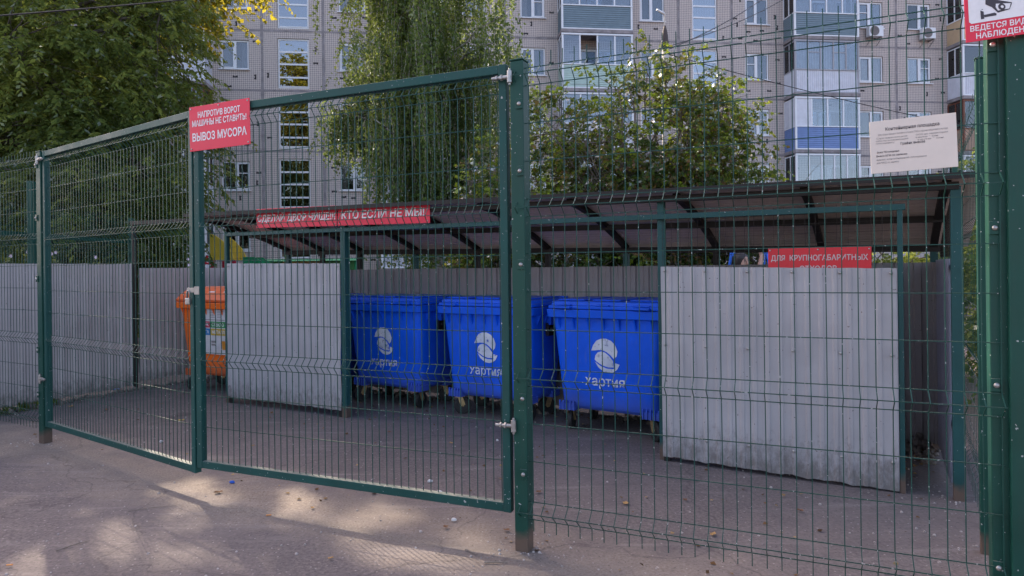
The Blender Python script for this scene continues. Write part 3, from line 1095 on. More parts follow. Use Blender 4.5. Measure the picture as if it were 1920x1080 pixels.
for i, x in enumerate(raf):
    pts = [(x, -.02 + DEP * v, roofz(v) - .03) for v in np.linspace(0, 1, 9)]
    b = MB()
    for p, q in zip(pts[:-1], pts[1:]):
        b.bar(p, (q[0], q[1] + .004, q[2]), .055, .055, mi=0)
    b.build("rafter", M['dark_frame'], she)
    MB().box(x - .03, x + .03, DEP - .07, DEP - .012, -.1, roofz(1) - .06).build("post", M['dark_frame' if i % 3 else 'shed_green'], she)
bm1 = MB()
bm1.box(RX0 - .1, SL, DEP - .075, DEP - .005, 1.90, 1.965)
bm1.build("back_beam", M['dark_frame'], she)
MB().box(RX0 - .1, SL, DEP * .55, DEP * .55 + .05, roofz(.55) - .085, roofz(.55) - .03).build("purlin", M['dark_frame'], she)
MB().box(-.02, SL + .02, -.045, -.005, roofz(0) - .075, roofz(0) - .02).build("front_beam", M['dark_frame'], she, bevel=.003)
rail = MB()
rail.box(xl0 - .05, xr1 + .055, -.03, .02, 2.125, 2.17)
rail.build("front_rail", M['shed_green'], she, bevel=.003)
# roof sheet, ribs run along the length
rf = MB()
nv = 26
vs_ = []
x0r, x1r = RX0 - .12, SL + .22
for j in range(nv * 4 + 1):
    v = -.06 + 1.14 * j / (nv * 4)
    k = j % 4
    bumpz = .012 if k in (2, 3) else 0
    for i in range(13):
        x = x0r + (x1r - x0r) * i / 12
        vs_.append((x, -.02 + DEP * v, roofz(v) + .012 + bumpz + .004 * noise.noise((x * 1.1, v * 5, 2))))
rf.add(vs_, [(j * 13 + i, j * 13 + i + 1, (j + 1) * 13 + i + 1, (j + 1) * 13 + i) for j in range(nv * 4) for i in range(12)])
rf.build("roof", M['roof'], she)
MB().box(x0r, x1r, -.155, -.147, roofz(0) - .012, roofz(0) + .03).build("roof_edge", M['dark_frame'], she)
# back wall and side walls
b = MB()
corr(b, -.02, SL, .05, 1.68, DEP - .10, .15, .02, .05, 8, .008, .01, 4)
b.build("back_sheet", M['sheet_dark'], she)
b = MB()
corr(b, .05, DEP - .1, .09, 1.70, SL - .04, .085, .022, .03, 8, .006, .01, 6, 'y', slope=-.03)
b.build("side_sheet", M['sheet_blue'], she)
b = MB()
corr(b, .05, DEP - .1, .12, 1.74, .04, .12, .018, .04, 8, .006, .01, 7, 'y')
b.build("side_sheet", M['sheet_left'], she)
for x, zt in ((SL, 1.62), (SL, .5), (0, 1.6)):
    MB().box(x - .02, x + .02, .04, DEP - .08, zt, zt + .04).build("side_rail", M['shed_green'], she)
# fine mesh in the gables and above the screens
gm = MB()
for xg in (SL - .005,):
    for i in range(36):
        y = .05 + (DEP - .15) * i / 35
        v = (y + .02) / DEP
        gm.tube([(xg, y, 1.72), (xg, y, roofz(v) - .06)], .0016, 3, False)
    for i in range(12):
        z = 1.75 + i * .05
        vmax = 1.0
        while roofz(vmax) - .06 < z and vmax > .02:
            vmax -= .02
        if vmax > .1:
            gm.tube([(xg, .03, z), (xg, DEP * vmax - .05, z)], .0016, 3, False)
gm.build("gable_mesh", M['dark_frame'], she)
def screen(x0, x1, zb0, zb1, zt0, zt1, seed):
    s = MB()
    corr(s, x0, x1, zb0, zt0, -.032, .098, .009, .022, 16, .013, .014, seed, slope=(zb1 - zb0) / (x1 - x0), top_slope=(zt1 - zt0) / (x1 - x0))
    o = s.build("front_screen", M['sheet_grey'], she)
    rv = MB()
    for z, k in ((zt0 - .035, 0), (1.0, 1), (.22, 0)):
        n = 6 if x1 - x0 < 1.8 else 7
        for i in range(n):
            x = x0 + .04 + (x1 - x0 - .08) * i / (n - 1)
            zz = z + (zt1 - zt0) * (x - x0) / (x1 - x0) * (1 if z > 1.2 else 0)
            rv.tube([(x, -.045, zz), (x, -.052, zz), (x, -.055, zz)], [.012, .011, .004], 8)
    rv.build("rivet", M['zinc'], o, smooth=True)
    fr = MB()
    fr.box(x0, x1, -.022, .012, 1.2, 1.24).box(x0, x1, -.022, .012, .30, .34)
    fr.build("screen_rail", M['shed_green'], o)
    nm = MB()
    for i in range(int((x1 - x0) / .075) + 1):
        x = x0 + .01 + i * .075
        if x < x1:
            nm.tube([(x + .006 * math.sin(i), -.006, 1.66), (x, -.006, 2.125)], .0017, 3, False)
    for i in range(5):
        z = 1.76 + i * .075
        nm.tube([(x0, -.010, z), (x1, -.010, z + .004)], .0017, 3, False)
    nm.build("screen_mesh", M['dark_frame'], o)
    for x in (x0 + .03, x1 - .03):
        MB().box(x - .025, x + .025, -.018, .012, -.1, .3).build("screen_foot", M['dark_frame'], o)
def lean_roof(o):
    for c in o.children:
        if c.type == 'MESH':
            k = -.009 if c.name.startswith("front_rail") else -.0175
            for v in c.data.vertices:
                if v.co.z > 1.79:
                    v.co.z += k * (v.co.x - 3.2) - .01
        lean_roof(c)
lean_roof(she)
screen(xl0, xl1, shz(430, 742), shz(640, 768), shz(430, 494), shz(640, 494), 31)
screen(xr0, xr1, shz(1238, 852), shz(1670, 917), shz(1241, 500), shz(1682, 503), 37)

# ------------------------------------------------------------------ left metal fence
W0 = Vector(ground_at(-70, 787))
LFD = (SB - W0).normalized()
LFL = (SB - W0).length
lf = thing("sheet_metal_fence", "weathered pale grey corrugated metal fence on the left with dirt along its foot", "fence", (W0.x, W0.y, 0), rz_of(W0, SB))
b = MB()
ztop = 1.80
b2 = corr(MB(), -3.0, LFL, .06, ztop, 0, .16, .016, .045, 10, .012, .02, 12, top_slope=0)
b2.build("sheet", M['sheet_left'], lf)
# the short return between front post and back corner is the shelter's own side sheet
for x in (-1.4, 1.0):
    MB().box(x - .03, x + .03, .03, .09, -.1, 1.75).build("post", M['shed_green'], lf)
MB().add([(LFL + dx, -.022, z) for dx, z in ((-2.62, 1.30), (-2.40, 1.29), (-2.34, 1.40), (-2.37, 1.53), (-2.58, 1.54), (-2.66, 1.44))], [(0, 1, 2, 3, 4, 5)]).build("paint_patch", plain("purple_paint", (.22, .14, .52), .6), lf)
MB().box(-3, LFL, .02, .06, 1.5, 1.54).box(-3, LFL, .02, .06, .4, .44).build("rail", M['shed_green'], lf)
MB().box(LFL - .055, LFL - .012, -.075, -.03, -.1, 2.1).build("post", M['dark_frame'], lf)

# mesh fence standing behind the left metal fence
q0 = at_depth(57, 340, 8.9)
q1 = at_depth(246, 410, 11.2)
bfd = Vector((q1.x - q0.x, q1.y - q0.y))
bfl = bfd.length
st = Vector((q0.x, q0.y)) - bfd.normalized() * 2.5
bf = thing("mesh_fence_panel", "green mesh fence with a top rail standing behind the pale metal fence on the left", "fence panel", (st.x, st.y, 0), math.atan2(bfd.y, bfd.x), "mesh fence panels")
m = MB()
wire_panel(m, bfl + 2.5, 1.4, 2.62, .06, [2.05], [2.5, 2.3, 1.8, 1.55], .0025, .003, seed=41)
m.build("wire_mesh", M['wire'], bf)
MB().box(2.5 - .04, 2.5 + .04, -.05, .03, 0, q0.z).build("post", M['green'], bf, bevel=.004)
MB().box(2.5 + bfl - .04, 2.5 + bfl + .04, -.05, .03, 0, q1.z).build("post", M['green'], bf, bevel=.004)
MB().box(0, bfl + 2.5, .032, .07, 2.17, 2.23).build("rail", M['green'], bf)

# ------------------------------------------------------------------ waste bins
def logo(parent, y0, z_c, tilt):
    """two-lobed emblem and word stencilled on the sloping front"""
    def P(pts, s, cx, cy):
        return [((a - cx) * s, (cy - b) * s) for a, b in pts]
    s = .34 / 210
    top = [(362, 398), (375, 365), (400, 335), (430, 322), (465, 320), (500, 333), (525, 360), (537, 395), (530, 425), (512, 443), (490, 420), (465, 402), (440, 393), (410, 392), (385, 396)]
    mid = [(382, 452), (390, 425), (405, 407), (430, 400), (455, 406), (480, 425), (505, 455), (508, 494), (470, 495), (430, 485), (395, 465)]
    low = [(384, 466), (420, 490), (460, 503), (500, 505), (511, 500), (515, 466), (548, 474), (530, 505), (508, 522), (475, 530), (440, 525), (405, 500)]
    mb = MB()
    for g in (top, mid, low):
        mb.poly(P(g, s, 455, 425)[::-1], 0)
    o = mb.build("emblem", M['stencil'], parent)
    o.location = (0, y0, z_c)
    o.rotation_euler = (tilt, 0, 0)
    t = text_mesh([("хартия", 0, 0, .098, .43)], M['stencil'], parent, "lettering", 0, .012)
    t.location = (-.02, y0 - math.tan(-tilt) * 0 + (-.0), z_c)
    # sits lower on the same slope
    dz = -.305
    t.location = (-.02, y0 + dz * math.tan(tilt) * -1, z_c + dz)
    t.rotation_euler = (tilt, 0, 0)

def make_bin(label, loc, rz, body_m, lid_m, group, domed=False, decorate=True):
    t = thing("waste_container", label, "waste container", (loc[0], loc[1], 0), rz, group)
    HB = .235
    b = MB()
    sec = [(HB, .50, .285, .06), (HB + .03, .525, .31, .08), (.32, .535, .32, .09), (.7, .565, .35, .09), (1.0, .585, .372, .08), (1.13, .593, .38, .07), (1.185, .597, .385, .06)]
    b.loft([rrect(a, c, r, z, 6) for z, a, c, r in sec])
    # moulded pads over the castors, ribs under the rim, stiffening side handles
    for sx in (-1, 1):
        for sy in (-1, 1):
            b.box(sx * .455 - .09, sx * .455 + .09, sy * .245 - .085, sy * .245 + .085, HB - .022, HB + .05)
            for k in range(5):
                xx = sx * .455 - .08 + k * .04
                b.box(xx - .008, xx + .008, sy * .332 - .01, sy * .332 + .01, HB - .022, HB + .075)
    for k in range(7):
        x = -.5 + k / 6
        b.add([(x - .008, -.375, 1.05), (x + .008, -.375, 1.05), (x + .008, -.375, 1.165), (x - .008, -.375, 1.165), (x - .008, -.432, 1.165), (x + .008, -.432, 1.165)],
              [(0, 1, 5, 4), (0, 4, 3), (1, 2, 5)])
    for sx in (-1, 1):
        for k in range(4):
            y = -.24 + k * .16
            b.add([(sx * .59, y - .008, 1.05), (sx * .59, y + .008, 1.05), (sx * .59, y + .008, 1.165), (sx * .59, y - .008, 1.165), (sx * .64, y - .008, 1.165), (sx * .64, y + .008, 1.165)],
                  [(0, 1, 5, 4), (0, 4, 3), (1, 2, 5)])
    o = b.build("body", body_m, t, bevel=.004)
    for p in o.data.polygons:
        p.use_smooth = p.area < .2 and len(p.vertices) == 4 and abs(p.normal.z) < .4 and p.index < 6 * 28
    r = MB()
    r.loft([rrect(.622, .415, .05, 1.165, 6), rrect(.635, .43, .05, 1.17, 6), rrect(.645, .44, .055, 1.245, 6), rrect(.635, .43, .055, 1.25, 6)])
    r.box(-.66, -.60, -.06, .06, 1.05, 1.16).box(.60, .66, -.06, .06, 1.05, 1.16)
    r.build("rim", body_m, t, bevel=.003)
    tr = MB()
    for sx in (-1, 1):
        tr.tube([(sx * .59, 0, 1.0), (sx * .66, 0, 1.0)], .032, 10)
        tr.box(sx * .61 - .02, sx * .61 + .02, -.06, .06, .93, 1.07)
    tr.build("trunnion", M['black'], t)
    l = MB()
    if domed:
        rings = [rrect(.635, .43, .05, 1.256, 6), rrect(.64, .435, .05, 1.29, 6)]
        for a in (.25, .5, .75, 1.0):
            rings.append(rrect(.635 - .10 * a, .43 - .28 * a ** 1.3, .05, 1.29 + .17 * math.sin(a * math.pi / 2), 6))
        l.loft(rings)
    else:
        l.loft([rrect(.628, .425, .05, 1.256, 6), rrect(.63, .427, .05, 1.285, 6), rrect(.605, .40, .05, 1.293, 6), rrect(.60, .395, .05, 1.325, 6), rrect(.585, .38, .05, 1.332, 6)])
        for k in range(3):
            x = -.40 + k * .40
            l.box(x - .15, x + .15, -.32, .34, 1.334, 1.35)
        for k in range(3):
            x = -.42 + k * .42
            l.box(x - .075, x + .075, -.432, -.403, 1.289, 1.303)
        l.box(-.6, .6, .36, .46, 1.25, 1.345)
    lo = l.build("lid", lid_m, t, bevel=.006)
    hd = MB()
    if domed:
        for x in (-.30, .05, .36):
            hd.tube([(x - .075, -.30, 1.375), (x - .06, -.33, 1.392), (x + .06, -.33, 1.392), (x + .075, -.30, 1.375)], .013, 6)
        hd.build("handle", M['white_paint'], lo)
    else:
        for x in (-.42, .42):
            hd.tube([(x - .08, -.425, 1.27), (x - .08, -.46, 1.27), (x + .08, -.46, 1.27), (x + .08, -.425, 1.27)], .012, 6)
        hd.build("handle", lid_m, lo)
    for sx in (-1, 1):
        for sy in (-1, 1):
            cx, cy = sx * .455, sy * .245
            a = random.uniform(-.9, .9) + (math.pi if random.random() < .3 else 0)
            w_ = MB()
            R = Matrix.Rotation(a, 3, 'Z')
            off = R @ Vector((0, .035, 0))
            ax = R @ Vector((1, 0, 0))
            c = Vector((cx, cy, .1)) + off
            w_.tube([c - ax * .022, c - ax * .018, c + ax * .018, c + ax * .022], [.088, .1, .1, .088], 20)
            wo_ = w_.build("wheel", M['rubber'], t, smooth=False, bevel=.002)
            h = MB()
            h.disc(c, ax, .055, .05, 16)
            h.build("hub", M['black'], wo_)
            fk = MB()
            for s_ in (-1, 1):
                p0 = Vector((cx, cy, .205)) + ax * s_ * .03
                p1 = c + ax * s_ * .031
                fk.bar(p0, p1, .007, .055, up=tuple(ax.cross(Vector((0, 0, 1)))))
            fk.obox(Matrix.Translation((cx, cy, .208)) @ R.to_4x4(), .05, .05, .006)
            fk.disc(c, ax, .012, .078, 8)
            fk.build("fork", M['gold_zinc'], wo_)
    if decorate:
        logo(t, -.3615, .80, .0735)
    return t
BR = math.radians(-32.5)
bins = "blue waste containers in the shelter"
make_bin("blue wheeled waste container just right of the left grey screen", (-1.39, 8.42), BR, M['bin_blue'], M['bin_blue'], bins)
make_bin("blue wheeled waste container partly behind the middle gate post", (-.105, 7.60), BR, M['bin_blue'], M['bin_blue'], bins)
make_bin("blue wheeled waste container nearest the big right screen", (1.11, 6.80), BR - .03, M['bin_blue'], M['bin_blue'], bins)
make_bin("blue waste container almost hidden behind the left grey screen", (-2.77, 9.20), BR, M['bin_blue'], M['bin_blue'], bins)
ob = make_bin("orange waste container with coloured recycling label beside the left wall", (-4.02, 9.44), BR + .06, M['bin_orange'], M['bin_lid_orange'], None, True, False)
# recycling label: white card with four coloured fields
lb = MB()
lb.box(-.36, .30, -.008, 0, -.36, .33)
lab = lb.build("recycling_label", plain("label_white", (.55, .53, .54), .5), ob)
lab.location = (.09, -.370, .90)
lab.rotation_euler = (.0735, 0, 0)
cols = dict(plastic=(.45, .015, .06), glass=(.02, .22, .06), paper=(.005, .16, .42), metal=(.45, .30, .03))
for (nm, x0, x1, z0, z1) in (("plastic", -.35, -.035, .01, .095), ("glass", -.025, .295, .01, .095), ("paper", -.35, -.035, -.095, -.005), ("metal", -.025, .295, -.095, -.005)):
    MB().box(x0, x1, -.011, -.0085, z0, z1).build("colour_field", plain("field_" + nm, cols[nm], .5), lab)
text_mesh([("ПЛАСТИК", -.19, .03, .045, .27), ("СТЕКЛО", .135, .03, .045, .25), ("БУМАГА", -.19, -.072, .045, .26), ("МЕТАЛЛ", .135, -.072, .045, .26)], M['white_paint'], lab, "lettering", -.0125, .02)
lines = MB()
rr = random.Random(2)
for cx in (-.2, .05, .2):
    for i in range(7):
        wd = rr.uniform(.04, .07)
        lines.box(cx - .07, cx - .07 + wd * 2, -.0095, -.0085, .28 - i * .022, .288 - i * .022)
lines.box(-.34, .28, -.0095, -.0085, .112, .122)
lines.box(-.03, .06, -.0095, -.0085, -.20, -.17).box(-.03, .06, -.0095, -.0085, -.24, -.215)
lines.build("small_print", M['ink_faint'], lab)
pk_ = MB()
pk_.box(.19, .255, -.0105, -.0085, -.29, -.17)
pk_.box(-.27, -.22, -.0105, -.0085, -.28, -.18)
pk_.build("picture", plain("picture_amber", (.55, .22, .02), .5), lab)

# ------------------------------------------------------------------ signs
def sign_plate(name, label, P, D, corners, mat, th=.004, off=.0, cat="sign"):
    """plate on the upright plane through P along D; corners: left-top, right-top, right-bottom, left-bottom pixels"""
    pts = [on_plane(x, y, P, D) for x, y in corners]
    x0 = (pts[0][0] + pts[3][0]) / 2
    x1 = (pts[1][0] + pts[2][0]) / 2
    cx = (x0 + x1) / 2
    z0 = (pts[2][1] + pts[3][1]) / 2
    n = Vector((D.y, -D.x))
    p = P + D * cx + n * off
    t = thing(name, label, cat, (p.x, p.y, z0), math.atan2(D.y, D.x))
    t.rotation_euler[1] = -math.atan2((pts[1][1] + pts[2][1] - pts[0][1] - pts[3][1]) / 2, x1 - x0)
    w_ = x1 - x0
    h = (pts[0][1] + pts[1][1]) / 2 - z0
    MB().box(-w_ / 2, w_ / 2, -th, 0, 0, h).build("plate", mat, t, bevel=.001)
    return t, w_, h
def screws(t, pts, th):
    s = MB()
    for x, z in pts:
        s.tube([(x, -th, z), (x, -th - .003, z), (x, -th - .004, z)], [.007, .006, .003], 8)
    s.build("screw", M['zinc'], t, smooth=True)
tA, wA, hA = sign_plate("warning_sign", "red sign with white words hung where the two gate leaves meet", PJ, D2, [(363, 203), (477, 186), (476, 271), (365, 287)], M['sign_red'], off=.034)
text_mesh([("НАПРОТИВ ВОРОТ", 0, hA * .735, hA * .13, wA * .70), ("МАШИНЫ НЕ СТАВИТЬ!", .0, hA * .55, hA * .13, wA * .90), ("ВЫВОЗ МУСОРА", 0, hA * .22, hA * .175, wA * .90)], M['white_paint'], tA, y=-.0055, bold=.022)
screws(tA, [(-wA * .47, hA * .95), (0, hA * .95), (wA * .47, hA * .95), (-wA * .47, hA * .05), (wA * .47, hA * .05)], .004)
SP = SB.copy()
tB, wB, hB = sign_plate("slogan_sign", "left red board of the slogan on the shelter front", SP, SDIR, [(488, 393), (638, 386), (638, 424), (488, 428)], M['sign_red'], off=.055)
text_mesh([("СДЕЛАЙ ДВОР ЧИЩЕ!!!", 0, hB * .33, hB * .34, wB * .97)], M['white_paint'], tB, y=-.0055, bold=.02)
screws(tB, [(-wB * .48, hB * .9), (wB * .48, hB * .9), (-wB * .48, hB * .1), (wB * .48, hB * .1), (0, hB * .08)], .004)
tB2, wB, hB = sign_plate("slogan_sign", "right red board of the slogan on the shelter front", SP, SDIR, [(640, 386), (812, 378), (812, 418), (640, 424)], M['sign_red'], off=.055)
text_mesh([("КТО ЕСЛИ НЕ МЫ!", -.005, hB * .33, hB * .38, wB * .90)], M['white_paint'], tB2, y=-.0055, bold=.02)
screws(tB2, [(-wB * .48, hB * .9), (wB * .48, hB * .9), (-wB * .48, hB * .1), (wB * .48, hB * .1), (0, hB * .08)], .004)
tC, wC, hC = sign_plate("waste_sign", "dull red sign about bulky waste half hidden by the right grey screen", SP, SDIR, [(1441, 465), (1634, 463), (1634, 523), (1441, 525)], M['sign_red_shaded'], off=.018)
text_mesh([("ДЛЯ  КРУПНОГАБАРИТНЫХ", 0, hC * .60, hC * .17, wC * .94), ("ОТХОДОВ", 0, hC * .26, hC * .17, wC * .36)], plain("sign_letters_shaded", (.50, .42, .42), .6), tC, y=-.0055, bold=.015)  # letters greyed for the same roof shade
screws(tC, [(-wC * .48, hC * .93), (0, hC * .93), (wC * .48, hC * .93)], .004)
tD, wD, hD = sign_plate("notice_board", "cream notice board with faded black print wired to the right mesh panel", P0R, DPR, [(1631, 230), (1793, 212), (1797, 313), (1634, 327)], M['sign_board'], off=.012)
text_mesh([("Контейнерная площадка", 0, hD * .80, hD * .062, wD * .62), ("График вывоза", 0, hD * .505, hD * .048, wD * .28), ("Вывоз ТБО ежедневно", -wD * .29, hD * .38, hD * .034, wD * .26),
           ("Вывоз КГМ по заявкам", -wD * .25, hD * .31, hD * .034, wD * .36)], M['ink'], tD, y=-.0055, bold=.012)
text_mesh([("Для сбора твердых бытовых отходов (ТБО) и крупногабаритного мусора", 0, hD * .715, hD * .034, wD * .80),
           ("Организация", -wD * .24, hD * .65, hD * .03, wD * .36), ("обслуживающая", -wD * .24, hD * .60, hD * .03, wD * .38), ("площадку", -wD * .32, hD * .555, hD * .028, wD * .22),
           ("ООО на территории", wD * .22, hD * .65, hD * .03, wD * .36), ("телефон", wD * .16, hD * .60, hD * .03, wD * .26), ("телефон", wD * .20, hD * .555, hD * .028, wD * .30),
           ("адрес контейнерной площадки", -wD * .14, hD * .24, hD * .032, wD * .58), ("для МКД по адресу", -wD * .30, hD * .18, hD * .032, wD * .26), ("", 0, 0, .01, None)], M['ink_faint'], tD, y=-.0055)
PE_ = P0R + Vector((DPR.y, -DPR.x)) * .045
tE, wE, hE = sign_plate("camera_sign", "red and white video surveillance sign with a camera picture fixed to the right posts", PE_, DPR, [(1809, -70), (1960, -98), (1960, 59), (1809, 83)], M['sign_red'], off=.012)
ww, hh = wE / 2, hE
MB().poly([(-ww * .90, hh * .245), (-ww * .84, hh * .22), (ww * .84, hh * .22), (ww * .90, hh * .245), (ww * .90, hh * .755), (ww * .84, hh * .78), (-ww * .84, hh * .78), (-ww * .90, hh * .755)], -.0055).build("white_field", M['white_paint'], tE)
ic = MB()
def icp(pts, y, mi):
    ic.poly([(-ww + (a / 3.177 / 151) * 2 * ww, hh * (.22 + (165 - .19 * (a - 30) - b) / 3.177 / 153)) for a, b in pts], y, mi)
def zz_(v): return v
# a bullet camera on a wall arm
icp([(130, zz_(15)), (145, zz_(8)), (285, zz_(28)), (283, zz_(40)), (270, zz_(70)), (200, zz_(92)), (165, zz_(60)), (128, zz_(45))], -.0065, 0)
icp([(190, zz_(40)), (278, zz_(34)), (268, zz_(66)), (200, zz_(80)), (188, zz_(60))], -.0075, 1)
icp([(95, zz_(82)), (115, zz_(88)), (117, zz_(130)), (97, zz_(135))], -.0065, 0)
icp([(116, zz_(108)), (180, zz_(92)), (192, zz_(98)), (190, zz_(108)), (118, zz_(122))], -.0066, 0)
icp([(224 + 22 * math.cos(a), zz_(57 + 20 * math.sin(a))) for a in np.linspace(0, 2 * math.pi, 15)[:-1]][::-1], -.0085, 0)
icp([(226 + 9 * math.cos(a), zz_(57 + 8 * math.sin(a))) for a in np.linspace(0, 2 * math.pi, 13)[:-1]][::-1], -.0095, 1)
ic.build("camera_picture", [M['ink'], M['white_paint']], tE)
text_mesh([("ВНИМАНИЕ!", 0, hh * .83, hh * .10, wE * .80), ("ВЕДЕТСЯ ВИДЕО-", 0, hh * .126, hh * .066, wE * .88), ("НАБЛЮДЕНИЕ", 0, hh * .028, hh * .066, wE * .74)], M['white_paint'], tE, y=-.0055, bold=.02)

# ------------------------------------------------------------------ foliage
LIT_PATCHES = [(365, 922, 105, 34), (560, 948, 66, 44), (710, 972, 105, 36), (890, 1006, 80, 34), (215, 1008, 74, 48), (72, 1050, 70, 54), (350, 970, 62, 30),
        (760, 1050, 125, 38), (910, 1062, 150, 32), (1080, 1088, 130, 24), (30, 930, 36, 20), (640, 1012, 50, 22), (330, 1045, 95, 38), (470, 1060, 60, 24), (150, 950, 40, 16)]  # ground spots meant to be sunlit; crowns are cut open over them
def sun_gap(p):
    """True for leaves to cut away so that sun patches land on chosen ground spots"""
    s_ = np.array(sv)
    g = p - s_[None, :] * (p[:, 2:3] / s_[2])
    Yg = np.maximum(g[:, 1], .5)
    px = 960 + F * g[:, 0] / Yg
    py = YH + F * CH / Yg
    px += 14 * np.sin(g[:, 1] * 9) + rng.normal(size=len(p)) * 10
    py += 7 * np.sin(g[:, 0] * 7 + 1) + rng.normal(size=len(p)) * 6
    out = np.zeros(len(p), bool)
    for a, b, c, d in LIT_PATCHES:
        out |= ((px - a) / c) ** 2 + ((py - b) / d) ** 2 < 1
    return out & (g[:, 1] > .5) & (p[:, 2] > 2.2)
def leaf_object(name, pos, dirv, size, mat, parent, aspect=.42, tint=None, flat=.5, sides=4):
    if parent is not None:
        k = ~sun_gap(pos + np.array([parent.location.x, parent.location.y, 0]))  # drops leaves that would shade the chosen sun patches
        pos, dirv, size = pos[k], dirv[k], size[k]
        tint = tint[k] if tint is not None else None
    """pos, dirv (N,3); size (N,): one small pointed blade per entry"""
    N = len(pos)
    dirv = dirv / (np.linalg.norm(dirv, axis=1, keepdims=True) + 1e-9)
    up = rng.normal(size=(N, 3))
    up[:, 2] += flat
    side = np.cross(dirv, up)
    side /= (np.linalg.norm(side, axis=1, keepdims=True) + 1e-9)
    nrm = np.cross(side, dirv)
    L = size[:, None]
    v = np.empty((N, 4, 3), np.float32)
    v[:, 0] = pos
    v[:, 1] = pos + dirv * L * .42 + side * L * aspect + nrm * L * .06
    v[:, 2] = pos + dirv * L - nrm * L * .10
    v[:, 3] = pos + dirv * L * .42 - side * L * aspect + nrm * L * .06
    me = bpy.data.meshes.new(name)
    me.vertices.add(N * 4)
    me.vertices.foreach_set("co", v.reshape(-1))
    me.loops.add(N * 4)
    me.loops.foreach_set("vertex_index", np.arange(N * 4, dtype=np.int32))
    me.polygons.add(N)
    me.polygons.foreach_set("loop_start", np.arange(0, N * 4, 4, dtype=np.int32))
    me.polygons.foreach_set("loop_total", np.full(N, 4, dtype=np.int32))
    me.update()
    me.validate()
    if tint is None:
        tint = rng.random(N)
    at = me.attributes.new("tint", 'FLOAT', 'FACE')
    at.data.foreach_set("value", tint.astype(np.float32))
    me.materials.append(mat)
    o = bpy.data.objects.new(name, me)
    COL.objects.link(o)
    o.parent = parent
    return o

def curve_pts(a, b, sag=.0, wob=.1, n=6, rr=random):
    a, b = Vector(a), Vector(b)
    L = (b - a).length
    out = []
    off = [Vector((rr.uniform(-1, 1), rr.uniform(-1, 1), rr.uniform(-.5, .5))) * wob * L for _ in range(n + 1)]
    for i in range(n + 1):
        t = i / n
        p = a.lerp(b, t) + off[i] * math.sin(math.pi * t) * .5
        p.z += sag * L * 4 * t * (1 - t)
        out.append(p)
    return out

def sprays(centres, radii, per, leaves, ls, droop, leaf_size, out_from, bright=None):
    """clumps of drooping leafy twigs; returns pos, dir, size, tint arrays (relative frame of centres)"""
    P, D, S, T, W = [], [], [], [], []
    for ci, (c, rc) in enumerate(zip(centres, radii)):
        k = per
        st = np.array(c) + rng.normal(size=(k, 3)) * rc * np.array([.55, .55, .45])
        o = st - np.array(out_from)
        o[:, 2] *= .4
        o /= (np.linalg.norm(o, axis=1, keepdims=True) + 1e-6)
        d = o * .8 + rng.normal(size=(k, 3)) * .55
        d[:, 2] -= .15
        d /= (np.linalg.norm(d, axis=1, keepdims=True) + 1e-6)
        ln = ls * rng.uniform(.6, 1.3, k)
        tb = .45 + .22 * rng.normal() if bright is None else bright[ci]
        t = np.linspace(.08, 1, leaves)
        pos = st[:, None, :] + d[:, None, :] * (t[None, :, None] * ln[:, None, None])
        pos[:, :, 2] -= droop * (t[None, :] ** 2) * ln[:, None]
        tang = d[:, None, :].repeat(leaves, 1).copy()
        tang[:, :, 2] -= 2 * droop * t[None, :]
        sd = np.cross(tang, np.array([0, 0, 1.0]))
        sd /= (np.linalg.norm(sd, axis=2, keepdims=True) + 1e-6)
        sgn = np.where(np.arange(leaves) % 2 == 0, 1, -1)[None, :, None]
        ld_ = tang * .55 + sd * sgn * .9 + rng.normal(size=tang.shape) * .25
        ld_[:, :, 2] -= .35
        P.append(pos.reshape(-1, 3)); D.append(ld_.reshape(-1, 3))
        n = k * leaves
        S.append(leaf_size * rng.uniform(.6, 1.25, n))
        T.append(np.clip(tb + rng.normal(size=n) * .13, 0, 1))
        W.append((st, d, ln))
    return np.concatenate(P), np.concatenate(D), np.concatenate(S), np.concatenate(T), W

